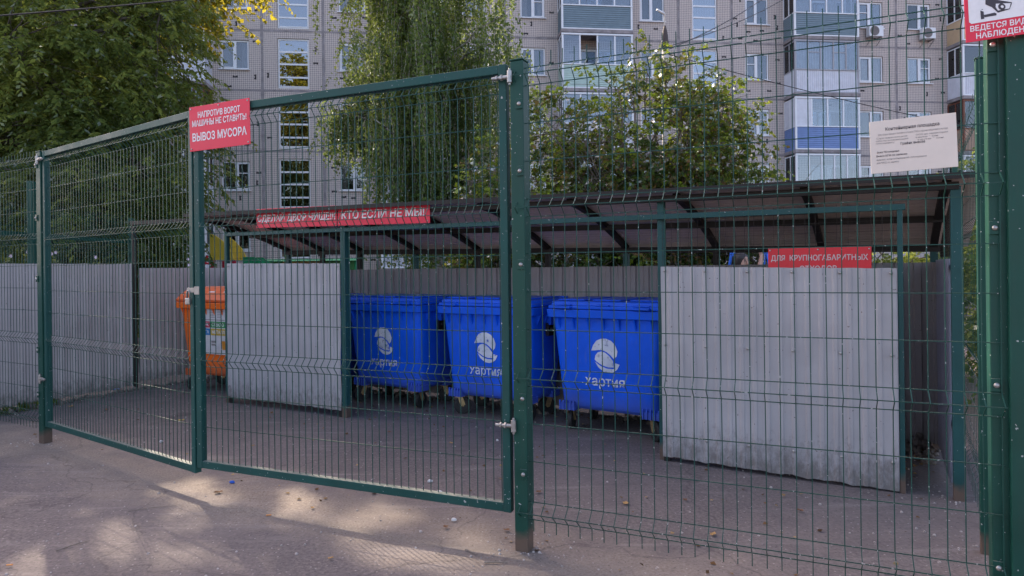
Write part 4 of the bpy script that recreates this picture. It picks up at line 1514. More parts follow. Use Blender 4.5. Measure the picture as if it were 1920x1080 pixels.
def tree(name, label, cat, base, trunk_h, crown_c, crown_r, n_clump, per, leaves, ls, droop, leaf_size, mat, bark, trunk_r, seed,
         group=None, aspect=.42, clump_r=.55, shell=.55, gap=.0, tint_fn=None, twigs=True, lean=(0, 0)):
    global rng
    rng = np.random.default_rng(seed)
    rr = random.Random(seed)
    t = thing(name, label, cat, (base[0], base[1], 0), 0, group)
    cc = np.array([crown_c[0] - base[0], crown_c[1] - base[1], crown_c[2]])
    cr = np.array(crown_r)
    cents = []
    tries = 0
    while len(cents) < n_clump and tries < n_clump * 60:
        tries += 1
        d = rng.normal(size=3)
        d /= np.linalg.norm(d)
        rad = shell + (1 - shell) * rng.random() if rng.random() < .8 else rng.random() ** .4
        wob = 1 + .28 * noise.noise((d[0] * 1.9, d[1] * 1.9, d[2] * 1.9 + seed))
        p = cc + d * cr * rad * wob
        if p[2] < .3:
            continue
        if gap and noise.noise((p[0] * .55 + seed, p[1] * .55, p[2] * .55)) < gap - 0.5:
            continue
        cents.append(p)
    cents = np.array(cents)
    bright = None
    if tint_fn:
        bright = [tint_fn(c, rr) for c in cents]
    P, D, S, T, W = sprays(cents, [clump_r * rr.uniform(.7, 1.3) for _ in cents], per, leaves, ls, droop, leaf_size, cc - np.array([0, 0, cr[2] * .6]), bright)
    leaf_object("crown", P, D, S, mat, t, aspect, T)
    tk = MB()
    top = Vector((cc[0], cc[1], cc[2] + cr[2] * .45))
    sp = curve_pts((0, 0, -.1), top, 0, .05, 9, rr)
    rs = [trunk_r * (1 - .85 * i / 9) + .01 for i in range(10)]
    rs[0] *= 1.35
    tk.tube(sp, rs, 9)
    nl = 14
    limbs = []
    far = sorted(range(len(cents)), key=lambda i: -np.linalg.norm((cents[i] - cc) / cr))
    pick = [far[int(i)] for i in np.linspace(0, len(far) * .55, nl).astype(int)] if len(far) > nl else far
    for i in pick:
        c = Vector(cents[i])
        f = min(.92, max(trunk_h / max(.1, top.z), (c.z - .35 * (Vector((c.x, c.y)) - Vector((cc[0], cc[1]))).length) / top.z))
        k = f * 9
        a = sp[min(8, int(k))].lerp(sp[min(9, int(k) + 1)], k - int(k))
        path = curve_pts(a, c, .06, .10, 6, rr)
        r0 = trunk_r * (1 - .8 * f) * .55 + .012
        tk.tube(path, [r0 * (1 - .8 * j / 6) + .004 for j in range(7)], 6)
        limbs += path[1:]
    la = np.array([tuple(p) for p in limbs])
    if twigs:
        for c in cents:
            j = int(np.argmin(((la - c) ** 2).sum(1)))
            tk.tube(curve_pts(limbs[j], c, .02, .12, 3, rr), [.013, .010, .007, .004], 4, False)
    tk.build("trunk", bark, t, smooth=True)
    return t, W

# left ash-leaved trees
TG = "trees between the yard and the building"
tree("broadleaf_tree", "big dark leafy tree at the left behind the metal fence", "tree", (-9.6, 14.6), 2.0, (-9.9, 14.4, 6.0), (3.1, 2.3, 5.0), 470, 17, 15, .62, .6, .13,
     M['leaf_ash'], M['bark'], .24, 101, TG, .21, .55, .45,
     tint_fn=lambda c, r: .54 + .06 * (min(c[2], 9) - 4.6) + r.gauss(0, .13))  # paler leaf tint higher up paints in the sunlit top
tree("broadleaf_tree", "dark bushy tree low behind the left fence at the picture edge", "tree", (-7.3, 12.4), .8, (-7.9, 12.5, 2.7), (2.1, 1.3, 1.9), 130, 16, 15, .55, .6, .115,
     M['leaf_ash'], M['bark'], .12, 102, TG, .21, .5, .35, tint_fn=lambda c, r: .26 + .05 * (c[2] - 3) + r.gauss(0, .12))  # tint rises with height here too, for light on the top
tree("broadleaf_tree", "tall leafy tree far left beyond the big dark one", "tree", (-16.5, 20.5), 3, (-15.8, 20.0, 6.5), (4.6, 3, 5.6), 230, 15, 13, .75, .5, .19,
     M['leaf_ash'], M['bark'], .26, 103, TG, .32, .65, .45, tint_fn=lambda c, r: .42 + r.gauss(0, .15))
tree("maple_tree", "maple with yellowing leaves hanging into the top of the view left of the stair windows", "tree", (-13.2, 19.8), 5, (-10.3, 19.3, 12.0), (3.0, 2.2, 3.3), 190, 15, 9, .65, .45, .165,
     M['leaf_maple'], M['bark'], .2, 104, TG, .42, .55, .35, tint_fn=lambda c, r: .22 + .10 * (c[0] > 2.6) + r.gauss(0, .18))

# weeping birch
def birch():
    global rng
    rng = np.random.default_rng(55)
    rr = random.Random(55)
    base = Vector((-1.55, 15.0, 0))
    t = thing("birch_tree", "weeping birch with long hanging green strands in the middle", "tree", base, 0, "trees between the yard and the building")
    tk = MB()
    top = Vector((-.7, 0, 11.5))
    sp = curve_pts((0, 0, -.1), top, 0, .04, 10, rr)
    tk.tube(sp, [.17 * (1 - .8 * i / 10) + .01 for i in range(11)], 9)
    starts = []
    for i in range(60):
        f = rr.uniform(.32, 1.0)
        a = sp[int(f * 9.99)]
        ang = rr.uniform(0, 2 * math.pi)
        reach = rr.uniform(.7, 3.0) * (1.2 - .3 * f)
        end = a + Vector((math.cos(ang) * reach * (.72 if math.cos(ang) < 0 else 1.0) - .10, math.sin(ang) * reach * .8, rr.uniform(.2, 1.3)))
        if i < 7:                                   # the low bough on the left
            a = sp[4]
            end = a + Vector((-1.5 - rr.uniform(0, .7), rr.uniform(-.5, .5), rr.uniform(.5, 1.1)))
        path = curve_pts(a, end, .08, .08, 7, rr)
        tk.tube(path, [.035 * (1 - .8 * j / 7) + .004 for j in range(8)], 5, False)
        for j in range(2, 8):
            for _ in range(6):
                starts.append((path[j] + Vector((rr.gauss(0, .16), rr.gauss(0, .16), rr.gauss(0, .08))), i < 7))
    P, D, S, T = [], [], [], []
    for s, low in starts:
        ln = rr.uniform(.5, 1.4) if low else min(rr.uniform(.9, 3.5), s.z - (1.4 if s.x > -1.35 else 5.3))
        if ln < .3:
            continue
        n = int(ln / .026)
        tt = np.linspace(0, 1, n)
        dx, dy = rr.gauss(0, .16), rr.gauss(0, .16)
        ph = rr.uniform(0, 6)
        x = s.x + dx * np.sqrt(tt) * ln * .6 + .05 * np.sin(tt * 4 + ph)
        y = s.y + dy * np.sqrt(tt) * ln * .6 + .05 * np.cos(tt * 4 + ph)
        z = s.z - ln * tt + .12 * np.sqrt(tt)
        pos = np.stack([x, y, z], 1) + rng.normal(size=(n, 3)) * .032
        d = rng.normal(size=(n, 3)) * .8
        d[:, 2] -= .9
        P.append(pos); D.append(d)
        S.append(.070 * rng.uniform(.6, 1.3, n))
        b0 = .47 + rr.gauss(0, .19) + (.22 if s.z > 7.3 else 0) + (.2 if s.x < -1.3 and s.z > 6 else 0)  # upper and left strands tinted paler to carry the lit crown top
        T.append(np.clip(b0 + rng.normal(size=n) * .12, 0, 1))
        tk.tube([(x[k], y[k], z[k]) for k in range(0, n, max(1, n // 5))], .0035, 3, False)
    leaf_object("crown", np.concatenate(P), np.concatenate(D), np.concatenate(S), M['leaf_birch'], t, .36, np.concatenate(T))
    tk.build("trunk", M['birch_bark'], t, smooth=True)
birch()

# lilac bushes behind the shelter
def lilac(label, base, c, r, n, seed, bright=.1, leaf=.085, per=5, leaves=8, stems=26, gap=.0):
    global rng
    rng = np.random.default_rng(seed)
    rr = random.Random(seed)
    t = thing("lilac_bush", label, "bush", (base[0], base[1], 0), 0, "bushes behind the shelter")
    tk = MB()
    tips = []
    cc = Vector((c[0] - base[0], c[1] - base[1], c[2]))
    for i in range(stems):
        d = Vector((rr.gauss(0, 1), rr.gauss(0, .8), rr.gauss(.15, .6))).normalized()
        e = cc + Vector((d.x * r[0], d.y * r[1], d.z * r[2])) * rr.uniform(.75, 1.05)
        e.z = min(max(e.z, .8), cc.z + r[2] * .95)
        path = curve_pts((rr.gauss(0, .25), rr.gauss(0, .2), 0), e, .10, .09, 8, rr)
        tk.tube(path, [.026 * (1 - .8 * j / 8) + .004 for j in range(9)], 5, False)
        for j in range(3, 9):
            for _ in range(5):
                q = path[j] + Vector((rr.gauss(0, .32), rr.gauss(0, .28), rr.gauss(.12, .25)))
                q.z = min(q.z, cc.z + r[2] * (.93 + .12 * rr.random()))
                q.x = max(cc.x - r[0] * 1.08, min(cc.x + r[0] * 1.08, q.x))
                tk.tube(curve_pts(path[j], q, .02, .12, 3, rr), [.007, .006, .004, .003], 3, False)
                tips.append(q)
    rr.shuffle(tips)
    if gap:
        tips = [q for q in tips if noise.noise((q.x * .9 + seed, q.y * .9, q.z * .9)) > gap - .5]
    tips = tips[:n]
    P, D, S, T, _ = sprays([tuple(q) for q in tips], [.16] * len(tips), per, leaves, .26, .3, leaf, (cc.x, cc.y, cc.z - .8),
                           [(.85 if rr.random() < bright else .14) + rr.gauss(0, .09) for _ in tips])  # a share of clumps tinted pale, painting in backlit leaves
    leaf_object("crown", P, D, S, M['leaf_lilac'], t, .40, T)
    tk.build("trunk", M['twig'], t, smooth=True)
lilac("tall sparse lilac bush with bare twigs showing, behind the shelter roof at centre right", (2.6, 11.6), (2.4, 11.6, 3.45), (1.85, 1.0, 1.85), 1350, 201, .15, .078, 5, 9, 70, .10)
lilac("bright yellow-green bush against the middle gate post", (-.15, 11.2), (-.1, 11.2, 2.7), (.62, .6, 1.35), 150, 202, .45, .085, 5, 8, 16)
lilac("low grey-green bush at the foot of the blue balcony column", (4.4, 11.0), (4.35, 11.0, 2.4), (.65, .5, 1.0), 110, 203, .03, .075, 5, 8, 14)
lilac("dense dark bush filling in below the tall lilac", (1.0, 10.8), (1.0, 10.8, 2.2), (1.1, .7, 1.0), 200, 204, .08, .08, 5, 8, 18)
def bush(label, base, c, r, n, seed, mat='leaf_bush', leaf=.075, bright=.5):
    tree("bush", label, "bush", base, .2, c, r, n, 10, 9, .3, .35, leaf, M[mat], M['twig'], .03, seed, "bushes behind the shelter", .42, .26, .3, tint_fn=lambda cc, q: bright + q.gauss(0, .17))
bush("sunlit yellow-green bush behind the right end of the shelter", (6.0, 10.4), (6.0, 10.4, 1.25), (1.5, .8, 1.0), 60, 301, bright=.8)  # leaf tint raised to stand for yellow sunlight
bush("tall leafy bush seen through the side mesh at the far right", (7.1, 9.6), (7.1, 9.6, 1.75), (1.1, .9, 1.45), 110, 302, bright=.6)  # sunlight on this bush is put into its leaf tint as well
bush("green hedge bush behind the back wall left of the swing frame", (1.85, 10.4), (1.85, 10.4, 1.2), (.95, .6, .85), 38, 303, bright=.45)
bush("low green bush behind the back wall beside the middle post", (.9, 12.9), (.9, 12.9, 1.2), (1.3, .6, .8), 40, 304, bright=.45)
bush("low dull bush behind the back wall under the birch", (-1.3, 13.6), (-1.3, 13.6, 1.2), (1.2, .6, .75), 36, 305, bright=.3)
bush("dark bush low beside the side fence at the right", (5.9, 7.6), (5.9, 7.6, 1.3), (.75, .7, 1.4), 75, 306, bright=.25)
# flowers by the left edge
def flowers():
    global rng
    rng = np.random.default_rng(77)
    t = thing("flower_bush", "pale flowers on tall stems above the left metal fence", "plant", (-7.2, 9.3, 0))
    tk = MB()
    fl = MB()
    P, D, S = [], [], []
    rr = random.Random(8)
    for i in range(20):
        x = rr.uniform(-1.2, .9) if i < 15 else rr.uniform(.9, 3.2)
        y = rr.uniform(-.25, .35) + max(0, x) * .95
        h = rr.uniform(1.7, 2.06)
        path = curve_pts((x, y, 0), (x + rr.gauss(0, .1), y + rr.gauss(0, .1), h), 0, .04, 5, rr)
        tk.tube(path, .004, 4, False)
        for k in range(26):
            q = path[0].lerp(path[5], rr.uniform(.55, 1))
            P.append(tuple(q)); D.append((rr.gauss(0, 1), rr.gauss(0, 1), rr.gauss(.2, .4))); S.append(rr.uniform(.05, .10))
        e = path[5]
        for k in range(6):
            a = k * math.pi / 3
            dv = Vector((math.cos(a), -.35, math.sin(a)))
            sdv = Vector((-math.sin(a), 0, math.cos(a)))
            fl.add([e, e + dv * .016 + sdv * .010, e + dv * .028, e + dv * .016 - sdv * .010], [(0, 1, 2, 3)])
    leaf_object("leaves", np.array(P), np.array(D), np.array(S), M['leaf_bush'], t, .25)
    tk.build("stem", M['leaf_bush'], t)
    fl.build("flower", plain("pale_petals", (.75, .62, .74), .7), t)
flowers()

# ------------------------------------------------------------------ pole and cables
pt = at_depth(1247, 90, 13.5)
pole = thing("utility_pole", "tapering concrete pole with a dark collar and white lamp arm above the lilac", "pole", (pt.x, pt.y, 0))
pz = pt.z
MB().tube([(0, 0, -.1), (0, 0, pz)], [.10, .065], 14).build("shaft", M['concrete'], pole, smooth=True)
MB().tube([(0, 0, pz + .002), (0, 0, pz + .12), (0, 0, pz + .35), (0, 0, pz + .45)], [.078, .075, .045, .022], 12).build("collar", plain("rusty_collar", (.06, .045, .042), .7), pole, smooth=True)
lm = MB()
lm.tube([(0, 0, pz + .40), (-.01, -.02, pz + .6), (-.02, -.1, pz + .64), (-.1, -.2, pz + .66)], .014, 6)
lm.tube([(-.06, -.16, pz + .645), (-.22, -.3, pz + .665)], [.03, .022], 8)
lm.build("lamp", M['white_pvc'], pole, smooth=True)
def cable(label, a, b, sag=.01, r=.009, n=14):
    pts = [a.lerp(b, i / n) - Vector((0, 0, sag * (a - b).length * 4 * (i / n) * (1 - i / n))) for i in range(n + 1)]
    o = MB().tube(pts, r, 5).build("overhead_cable", M['black'])
    tag(o, label, "cable", "overhead cables")
cable("black overhead cable crossing the top left corner", at_depth(-60, 34, 9), at_depth(420, -8, 10), .004, .012)
cable("black cable sagging from the pole up to the top of the balcony block", at_depth(1247, 95, 13.5), at_depth(1500, -60, 22), .02, .012)
cable("thin cable running from the pole to the right past the blue balcony", at_depth(1247, 100, 13.5), at_depth(1950, 262, 16), .012, .009)
cable("second cable leaving the pole top toward the upper right", at_depth(1249, 88, 13.5), at_depth(1580, -80, 20), .03, .010)

# ------------------------------------------------------------------ playground behind the wall
pc = at_depth(430, 460, 17)
sl = thing("playground_slide", "yellow and red playground slide with a green chute seen under the shelter roof", "slide", (pc.x, pc.y, 0))
YEL, RED, GRN = col_mat("play_yellow", (.85, .62, .08)), col_mat("play_red", (.55, .02, .06)), col_mat("play_green", (.01, .30, .12))
arc = [(x * .66 - .02, z) for x, z in [(-.45, 1.98), (.45, 1.98), (.40, 2.12), (.25, 2.3), (0, 2.48), (-.25, 2.6), (-.45, 2.64)]]
for y in (-.4, .4):
    MB().add([(x, y, z) for x, z in arc] + [(x, y + .03, z) for x, z in arc],
           [tuple(range(7)), tuple(range(13, 6, -1))] + [(i, 7 + i, 7 + (i + 1) % 7, (i + 1) % 7) for i in range(7)]).build("side_panel", YEL, sl)
MB().box(-.32, .45, -.37, .37, 1.1, 1.16).build("platform", RED, sl)
for x in (-.28, .26):
    for y in (-.34, .34):
        MB().box(x - .04, x + .04, y - .04, y + .04, 0, 1.98).build("post", RED, sl)
ld_ = MB()
for y in (-.25, .25):
    ld_.tube([(-1.3, y, 0), (-.45, y, 2.1)], .035, 8)
    ld_.tube([(-1.0, y, 1.9), (-.45, y, 1.6)], .03, 8)
for i in range(6):
    ld_.tube([(-1.2 + i * .13, -.25, .3 + i * .32), (-1.2 + i * .13, .25, .3 + i * .32)], .025, 6)
ld_.build("ladder", RED, sl)
ch = MB()
for y in (-.28, .25):
    ch.add([(.45, y, 1.15), (.45, y, 2.05), (.75, y, 2.05), (2.6, y, .75), (2.6, y, .3), (2.2, y, .3)] + [(a, y + .03, b) for a, b in ((.45, 1.15), (.45, 2.05), (.75, 2.05), (2.6, .75), (2.6, .3), (2.2, .3))],
           [tuple(range(6)), tuple(range(11, 5, -1))] + [(i, 6 + i, 6 + (i + 1) % 6, (i + 1) % 6) for i in range(6)])
ch.box(.45, .5, -.25, .25, 1.16, 1.2)
ch.bar((.48, 0, 1.18), (2.4, 0, .35), .5, .03)
ch.build("chute", GRN, sl)
pc2 = at_depth(560, 485, 18)
ph = thing("playhouse", "small green and orange playhouse seen through the gap above the back wall", "playhouse", (pc2.x, pc2.y, 0))
MB().box(-.45, .55, 0, .05, .6, 1.95).build("front_panel", col_mat("play_orange", (.42, .20, .03)), ph)
PLG = col_mat("play_leaf", (.05, .20, .05))
MB().box(-1.1, -.46, .01, .06, .6, 1.95).build("side_panel", PLG, ph)
MB().box(.57, 1.5, .01, .06, .6, 1.95).build("side_panel", PLG, ph)
for x in (-1.1, -.45, .56, 1.5):
    MB().box(x - .04, x + .04, .062, .14, 0, 1.94).build("post", GRN, ph)
MB().add([(-1.2, -.2, 1.95), (1.6, -.2, 1.95), (1.6, .3, 2.02), (-1.2, .3, 2.02), (1.6, .8, 1.95), (-1.2, .8, 1.95)], [(0, 1, 2, 3), (3, 2, 4, 5), (0, 3, 5), (1, 4, 2)]).build("roof", GRN, ph)

# swing frame and the person by it
ps = at_depth(1402, 490, 9.5)
sw = thing("swing_frame", "blue steel swing frame behind the shelter near the bulky waste sign", "swing", (ps.x, ps.y, 0))
bl = col_mat("swing_blue", (.01, .12, .55))
for x, lean in ((-.20, -.14), (.24, .14)):
    for y in (-.5, .5):
        MB().tube([(x + lean, y, 0), (x, 0, 2.1)], .02, 8).build("leg", bl, sw, smooth=True)
MB().tube([(-.26, 0, 2.12), (.30, 0, 2.12)], .035, 8).build("crossbar", bl, sw, smooth=True)

def skin_obj(name, verts, edges, radii, mat, parent, root=0, sub=2):
    me = bpy.data.meshes.new(name)
    me.from_pydata(verts, edges, [])
    o = bpy.data.objects.new(name, me)
    COL.objects.link(o)
    o.parent = parent
    md = o.modifiers.new("skin", 'SKIN')
    if not me.skin_vertices:
        bpy.context.view_layer.objects.active = o
    sv_ = me.skin_vertices[0].data if me.skin_vertices else None
    if sv_ is None:
        return o
    for i, r_ in enumerate(radii):
        sv_[i].radius = (r_, r_) if not isinstance(r_, tuple) else r_
        sv_[i].use_root = (i == root)
    sb = o.modifiers.new("sub", 'SUBSURF')
    sb.levels = sb.render_levels = sub
    me.materials.append(mat)
    return o
SKIN = plain("skin", (.52, .30, .22), .55)
def person():
    p = at_depth(1391, 487, 9.35)
    t = thing("person", "dark haired person in a grey top gripping the blue swing post behind the shelter", "person", (p.x, p.y, 0))
    V = [(0, 0, .95), (0, 0, 1.15), (0, 0, 1.40), (0, 0, 1.53), (0, -.02, 1.60), (0, -.02, 1.74), (0, -.02, 1.84),
         (.17, 0, 1.45), (.30, -.05, 1.64), (.34, -.06, 1.80), (.345, -.03, 1.88),
         (-.17, 0, 1.45), (-.24, .02, 1.18), (-.22, -.08, .94), (-.22, -.10, .86),
         (.09, 0, .9), (.10, -.01, .50), (.10, .03, .10), (.11, -.10, .04),
         (-.09, 0, .9), (-.10, -.01, .50), (-.10, .03, .10), (-.11, -.10, .04)]
    E_ = [(0, 1), (1, 2), (2, 3), (3, 4), (4, 5), (5, 6), (2, 7), (7, 8), (8, 9), (9, 10), (2, 11), (11, 12), (12, 13), (13, 14), (0, 15), (15, 16), (16, 17), (17, 18), (0, 19), (19, 20), (20, 21), (21, 22)]
    Rr = [.13, .12, .13, .055, .06, .085, .06, .06, .045, .035, .035, .06, .045, .035, .035, .085, .06, .042, .04, .085, .06, .042, .04]
    b = skin_obj("body", V, E_, Rr, SKIN, t)
    skin_obj("shirt", [(0, 0, .98), (0, 0, 1.15), (0, 0, 1.40), (0, 0, 1.49), (.17, 0, 1.45), (.29, -.025, 1.54), (-.17, 0, 1.45), (-.22, .01, 1.27)],
             [(0, 1), (1, 2), (2, 3), (2, 4), (4, 5), (2, 6), (6, 7)], [.16, .145, .155, .085, .078, .066, .078, .066], col_mat("grey_top", (.16, .18, .24)), t)
    skin_obj("trousers", [(0, 0, .95), (.09, 0, .88), (.10, -.01, .50), (.10, .03, .12), (-.09, 0, .88), (-.10, -.01, .50), (-.10, .03, .12)],
             [(0, 1), (1, 2), (2, 3), (0, 4), (4, 5), (5, 6)], [.15, .105, .078, .062, .105, .078, .062], col_mat("dark_trousers", (.03, .035, .05)), t)
    t.rotation_euler = (0, 0, math.radians(28))
    for nm_, zz, wd, hh_, xs_, mt in (("eye", 1.742, .013, .006, (-.032, .032), M['ink']), ("eyebrow", 1.766, .018, .004, (-.033, .033), M['ink']), ("mouth", 1.655, .022, .005, (0,), col_mat("lips", (.32, .10, .09)))):
        for x in xs_:
            MB().obox(Matrix.Translation((x, -.097 + abs(x) * .25, zz)), wd, .006, hh_).build(nm_, mt, b, bevel=.003)
    MB().loft([[(-.016, -.094, 1.685), (.016, -.094, 1.685), (0, -.127, 1.69)], [(-.008, -.096, 1.745), (.008, -.096, 1.745), (0, -.106, 1.745)]]).build("nose", SKIN, b, smooth=True)
    skin_obj("hair", [(0, .045, 1.62), (0, .035, 1.76), (0, -.015, 1.865)], [(0, 1), (1, 2)], [.095, .125, .10], plain("dark_hair", (.02, .014, .012), .5), t)
person()

# ------------------------------------------------------------------ rubble, grit, litter
def rocks(name, label, pts, smin, smax, mat, seed):
    rr = random.Random(seed)
    mb = MB()
    ico = [(0, 0, 1), (.894, 0, .447), (.276, .851, .447), (-.724, .526, .447), (-.724, -.526, .447), (.276, -.851, .447),
           (.724, .526, -.447), (-.276, .851, -.447), (-.894, 0, -.447), (-.276, -.851, -.447), (.724, -.526, -.447), (0, 0, -1)]
    fc = [(0, 1, 2), (0, 2, 3), (0, 3, 4), (0, 4, 5), (0, 5, 1), (1, 6, 2), (2, 7, 3), (3, 8, 4), (4, 9, 5), (5, 10, 1), (2, 6, 7), (3, 7, 8), (4, 8, 9), (5, 9, 10), (1, 10, 6), (11, 7, 6), (11, 8, 7), (11, 9, 8), (11, 10, 9), (11, 6, 10)]
    for x, y, z in pts:
        s = smin + (smax - smin) * rr.random() ** 2.2
        R = Matrix.Rotation(rr.uniform(0, 6.3), 3, 'Z') @ Matrix.Rotation(rr.uniform(0, 6.3), 3, 'X')
        sc = Vector((rr.uniform(.7, 1.3), rr.uniform(.6, 1.1), rr.uniform(.4, .8)))
        mb.add([R @ Vector((v[0] * rr.uniform(.75, 1.2), v[1] * rr.uniform(.75, 1.2), v[2] * rr.uniform(.75, 1.2))) * s * sc.x + Vector((x, y, z + s * .35)) for v in ico], fc)
    o = mb.build(name, mat)
    return tag(o, label, None, None, 'stuff')
rr = random.Random(17)
pts = []
for i in range(420):                       # under the back wall
    x = rr.uniform(0, SL)
    p = SB + SDIR * x + SN * (DEP - .12 - abs(rr.gauss(0, .13)))
    pts.append((p.x, p.y, 0))
for i in range(130):                       # heap in the right rear corner
    x = SL - .1 - abs(rr.gauss(0, .4))
    d = abs(rr.gauss(0, .22))
    p = SB + SDIR * min(x, SL - .08) + SN * (DEP - .12 - d)
    pts.append((p.x, p.y, max(0, .14 - d * .5) * rr.random()))
for i in range(420):                       # along the left fence
    x = rr.uniform(-1, LFL + 2.0)
    n = Vector((LFD.y, -LFD.x))
    p = W0 + LFD * min(x, LFL)
    if x > LFL:
        p = SB + SN * (x - LFL) + SDIR * .05
        n = SDIR
    p = p + n * abs(rr.gauss(0, .09))
    pts.append((p.x, p.y, 0))
ro = rocks("rubble", "broken stones lying along the foot of the walls", pts, .010, .048, M['rock'], 5)
pts = []
for i in range(1700):
    y = 2.6 + 7 * rr.random() ** 1.6
    x = rr.uniform(-.85, .85) * y
    pts.append((x, y, -.004))
for q_, k_ in ((PL, 120), (PR, 160), (P2, 60), (SA, 50), (Vector(ground_at(645, 775)), 40)):
    for i in range(k_):
        a_, d_ = rr.uniform(0, 6.28), .05 + abs(rr.gauss(0, .12))
        pts.append((q_.x + math.cos(a_) * d_ * 1.4, q_.y + math.sin(a_) * d_, -.002))
gr = rocks("grit", "loose pale grit scattered on the asphalt", pts, .002, .010, plain("grit_stone", (.34, .30, .28), .9, 0, .2, .5, 9), 6)

def litter_leaf(i, x, y, label, col, s):
    rr = random.Random(900 + i)
    mb = MB()
    n = 7
    out = []
    for k in range(n * 2):
        a = math.pi * 2 * k / (n * 2)
        r_ = s * (1.0 if k % 2 == 0 else .62) * rr.uniform(.8, 1.15)
        out.append((r_ * math.cos(a), r_ * .7 * math.sin(a), .006 + .014 * abs(math.sin(a * 1.5 + i)) * s * 18))
    mb.add([(0, 0, .004)] + out, [(0, k + 1, (k + 1) % (n * 2) + 1) for k in range(n * 2)])
    o = mb.build("fallen_leaf", LM[col])
    o.location = (x, y, .006)
    o.rotation_euler = (0, 0, rr.uniform(0, 6))
    tag(o, label, "leaf", "fallen leaves on the ground")
LM = dict(tan=plain("dry_leaf_tan", (.38, .22, .08), .8), brown=plain("dry_leaf_brown", (.16, .075, .035), .8), yellow=plain("dry_leaf_yellow", (.50, .36, .06), .8))
spots = [(1173, 947, 'tan', .035, "tan dry leaf inside the right mesh panel below the big screen"), (1010, 925, 'brown', .03, "curled brown leaf just right of the middle post"), (836, 991, 'brown', .028, "small brown leaf lying below the gate's right leaf"),
         (950, 997, 'brown', .028, "dark curled leaf beside the foot of the middle post"), (110, 799, 'yellow', .05, "long yellow leaf inside the left gate leaf"), (340, 790, 'yellow', .04, "yellow leaf near the foot of the gate joint"),
         (846, 833, 'tan', .03, "tan leaf on the asphalt in front of the blue bins"), (133, 764, 'tan', .05, "tan leaf lying near the left wall rubble"), (1337, 1005, 'tan', .03, "tan leaf under the front mesh panel"),
         (409, 926, 'brown', .04, "rusty brown leaf on the sunlit sand below the gate"), (586, 955, 'tan', .022, "pale tan scrap of leaf on the sunlit sand"), (1285, 940, 'brown', .025, "brown leaf in front of the big grey screen"),
         (505, 755, 'tan', .04, "tan leaf below the left grey screen"), (730, 812, 'brown', .03, "brown leaf in the middle of the yard"), (1500, 960, 'brown', .03, "brown leaf below the right end of the big screen"),
         (620, 1050, 'tan', .02, "small tan leaf near the bottom edge"), (200, 770, 'brown', .04, "brown leaf on the asphalt behind the left gate leaf")]
for i, (px, py, c, s, lab_) in enumerate(spots):
    x, y = ground_at(px, py)
    litter_leaf(i, x, y, lab_, c, s)
def butt(px, py, label, mat):
    x, y = ground_at(px, py)
    o = MB().tube([(-.018, 0, .005), (.014, .006, .005)], .004, 8).build("cigarette_end", mat)
    o.location = (x, y, .006)
    tag(o, label, "cigarette end", "cigarette ends on the ground")
om = plain("filter_orange", (.62, .24, .06), .7)
butt(18, 1063, "orange cigarette end in the bottom left corner", om)
butt(504, 969, "orange cigarette end below the gate's right leaf", om)
wm = plain("paper_white", (.62, .60, .60), .8)
def scrap(px, py, label, mat, s):
    x, y = ground_at(px, py)
    q = random.Random(px)
    pts_ = [(s * math.cos(a) * q.uniform(.6, 1.2), s * .6 * math.sin(a) * q.uniform(.6, 1.2)) for a in np.linspace(0, 6.28, 7)[:-1]]
    mb = MB().loft([[(a, b, .002) for a, b in pts_], [(a * 1.05, b * 1.05, .012) for a, b in pts_], [(a * .6, b * .6, .02) for a, b in pts_]])
    o = mb.build("litter_scrap", mat)
    o.location = (x, y, .004)
    tag(o, label, "litter", "scraps of litter on the ground")
scrap(303, 830, "white pebble-like scrap behind the left gate leaf near the joint", wm, .022)
scrap(806, 905, "white paper scrap behind the gate's right leaf", wm, .02)
scrap(824, 926, "pale scrap against the bottom rail of the gate's right leaf", wm, .022)
scrap(850, 978, "white scrap on the sand below the gate's right leaf", wm, .02)
scrap(932, 828, "white scrap left of the lower hinge of the middle post", wm, .014)
scrap(435, 907, "bright blue plastic scrap on the sunlit sand", plain("blue_scrap", (.02, .10, .5), .5), .018)
scrap(216, 731, "crumpled blue wrapper among the stones by the left wall", plain("blue_wrapper", (.12, .2, .42), .5), .06)
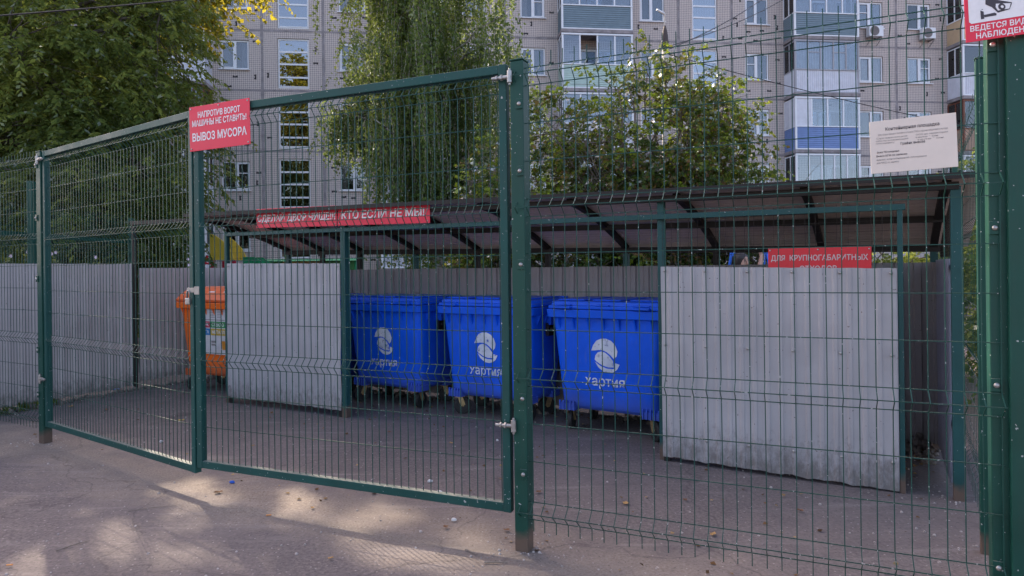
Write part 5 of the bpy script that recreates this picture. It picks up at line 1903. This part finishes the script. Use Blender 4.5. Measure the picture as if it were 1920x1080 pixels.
def stick(px0, py0, px1, py1, label, r=.004):
    a, b = ground_at(px0, py0), ground_at(px1, py1)
    A, Bv = Vector((a[0], a[1], r + .004)), Vector((b[0], b[1], r + .006))
    o = MB().tube(curve_pts(A, Bv, .01, .04, 4), [r, r, r * .9, r * .7, r * .5], 6).build("twig", M['twig'])
    tag(o, label, "twig", "dry twigs on the ground")
stick(105, 1035, 168, 1016, "long dry twig at the bottom left on the asphalt", .003)
stick(908, 1057, 952, 1058, "pale dry stick near the foot of the middle post", .005)
stick(873, 1033, 892, 1042, "short pale stick in front of the middle post", .005)
stick(240, 960, 330, 950, "thin twig across the shaded asphalt left of the gate", .002)
# dead leaf crumbs blown under the bins and along the walls
def crumbs():
    global rng
    rng = np.random.default_rng(31)
    n = 1500
    u = rng.uniform(.1, SL - .1, n)
    v = DEP - .12 - np.abs(rng.normal(0, .35, n))
    k = rng.random(n) < .3
    h_ = rng.random(n) < .35                     # most of them have gathered in the right rear corner
    u = np.where(h_, SL - .08 - np.abs(rng.normal(0, .4, n)), u)
    v = np.where(h_, DEP - .14 - np.abs(rng.normal(0, .28, n)), v)
    k &= ~h_
    v = np.where(k, rng.uniform(-2.2, DEP - .2, n), v)
    pos = np.stack([SB.x + SDIR.x * u + SN.x * v, SB.y + SDIR.y * u + SN.y * v, np.full(n, .008)], 1)
    d = rng.normal(size=(n, 3))
    d[:, 2] = .12
    o = leaf_object("leaf_litter", pos, d, rng.uniform(.012, .045, n), leaf_mat("dead_leaves", (.05, .03, .018), (.14, .08, .04), (.34, .24, .12), .1, .02), None, .4, rng.random(n), 3.0)
    tag(o, "dry leaf crumbs blown under the bins and over the yard floor", None, None, 'stuff')
crumbs()
# weeds at the foot of the left fence
def weeds():
    global rng
    rng = np.random.default_rng(5)
    n = 700
    u = rng.uniform(-1.0, .95, n)
    v = np.abs(rng.normal(0, .09, n))
    nn = np.array([LFD.y, -LFD.x])
    pos = np.stack([W0.x + LFD.x * u + nn[0] * v, W0.y + LFD.y * u + nn[1] * v, np.zeros(n)], 1)
    d = rng.normal(size=(n, 3)) * .5
    d[:, 2] = 1
    o = leaf_object("weeds", pos, d, rng.uniform(.03, .12, n), M['leaf_ash'], None, .12, rng.uniform(.1, .6, n))
    tag(o, "scrubby weeds along the foot of the left metal fence", None, None, 'stuff')
weeds()
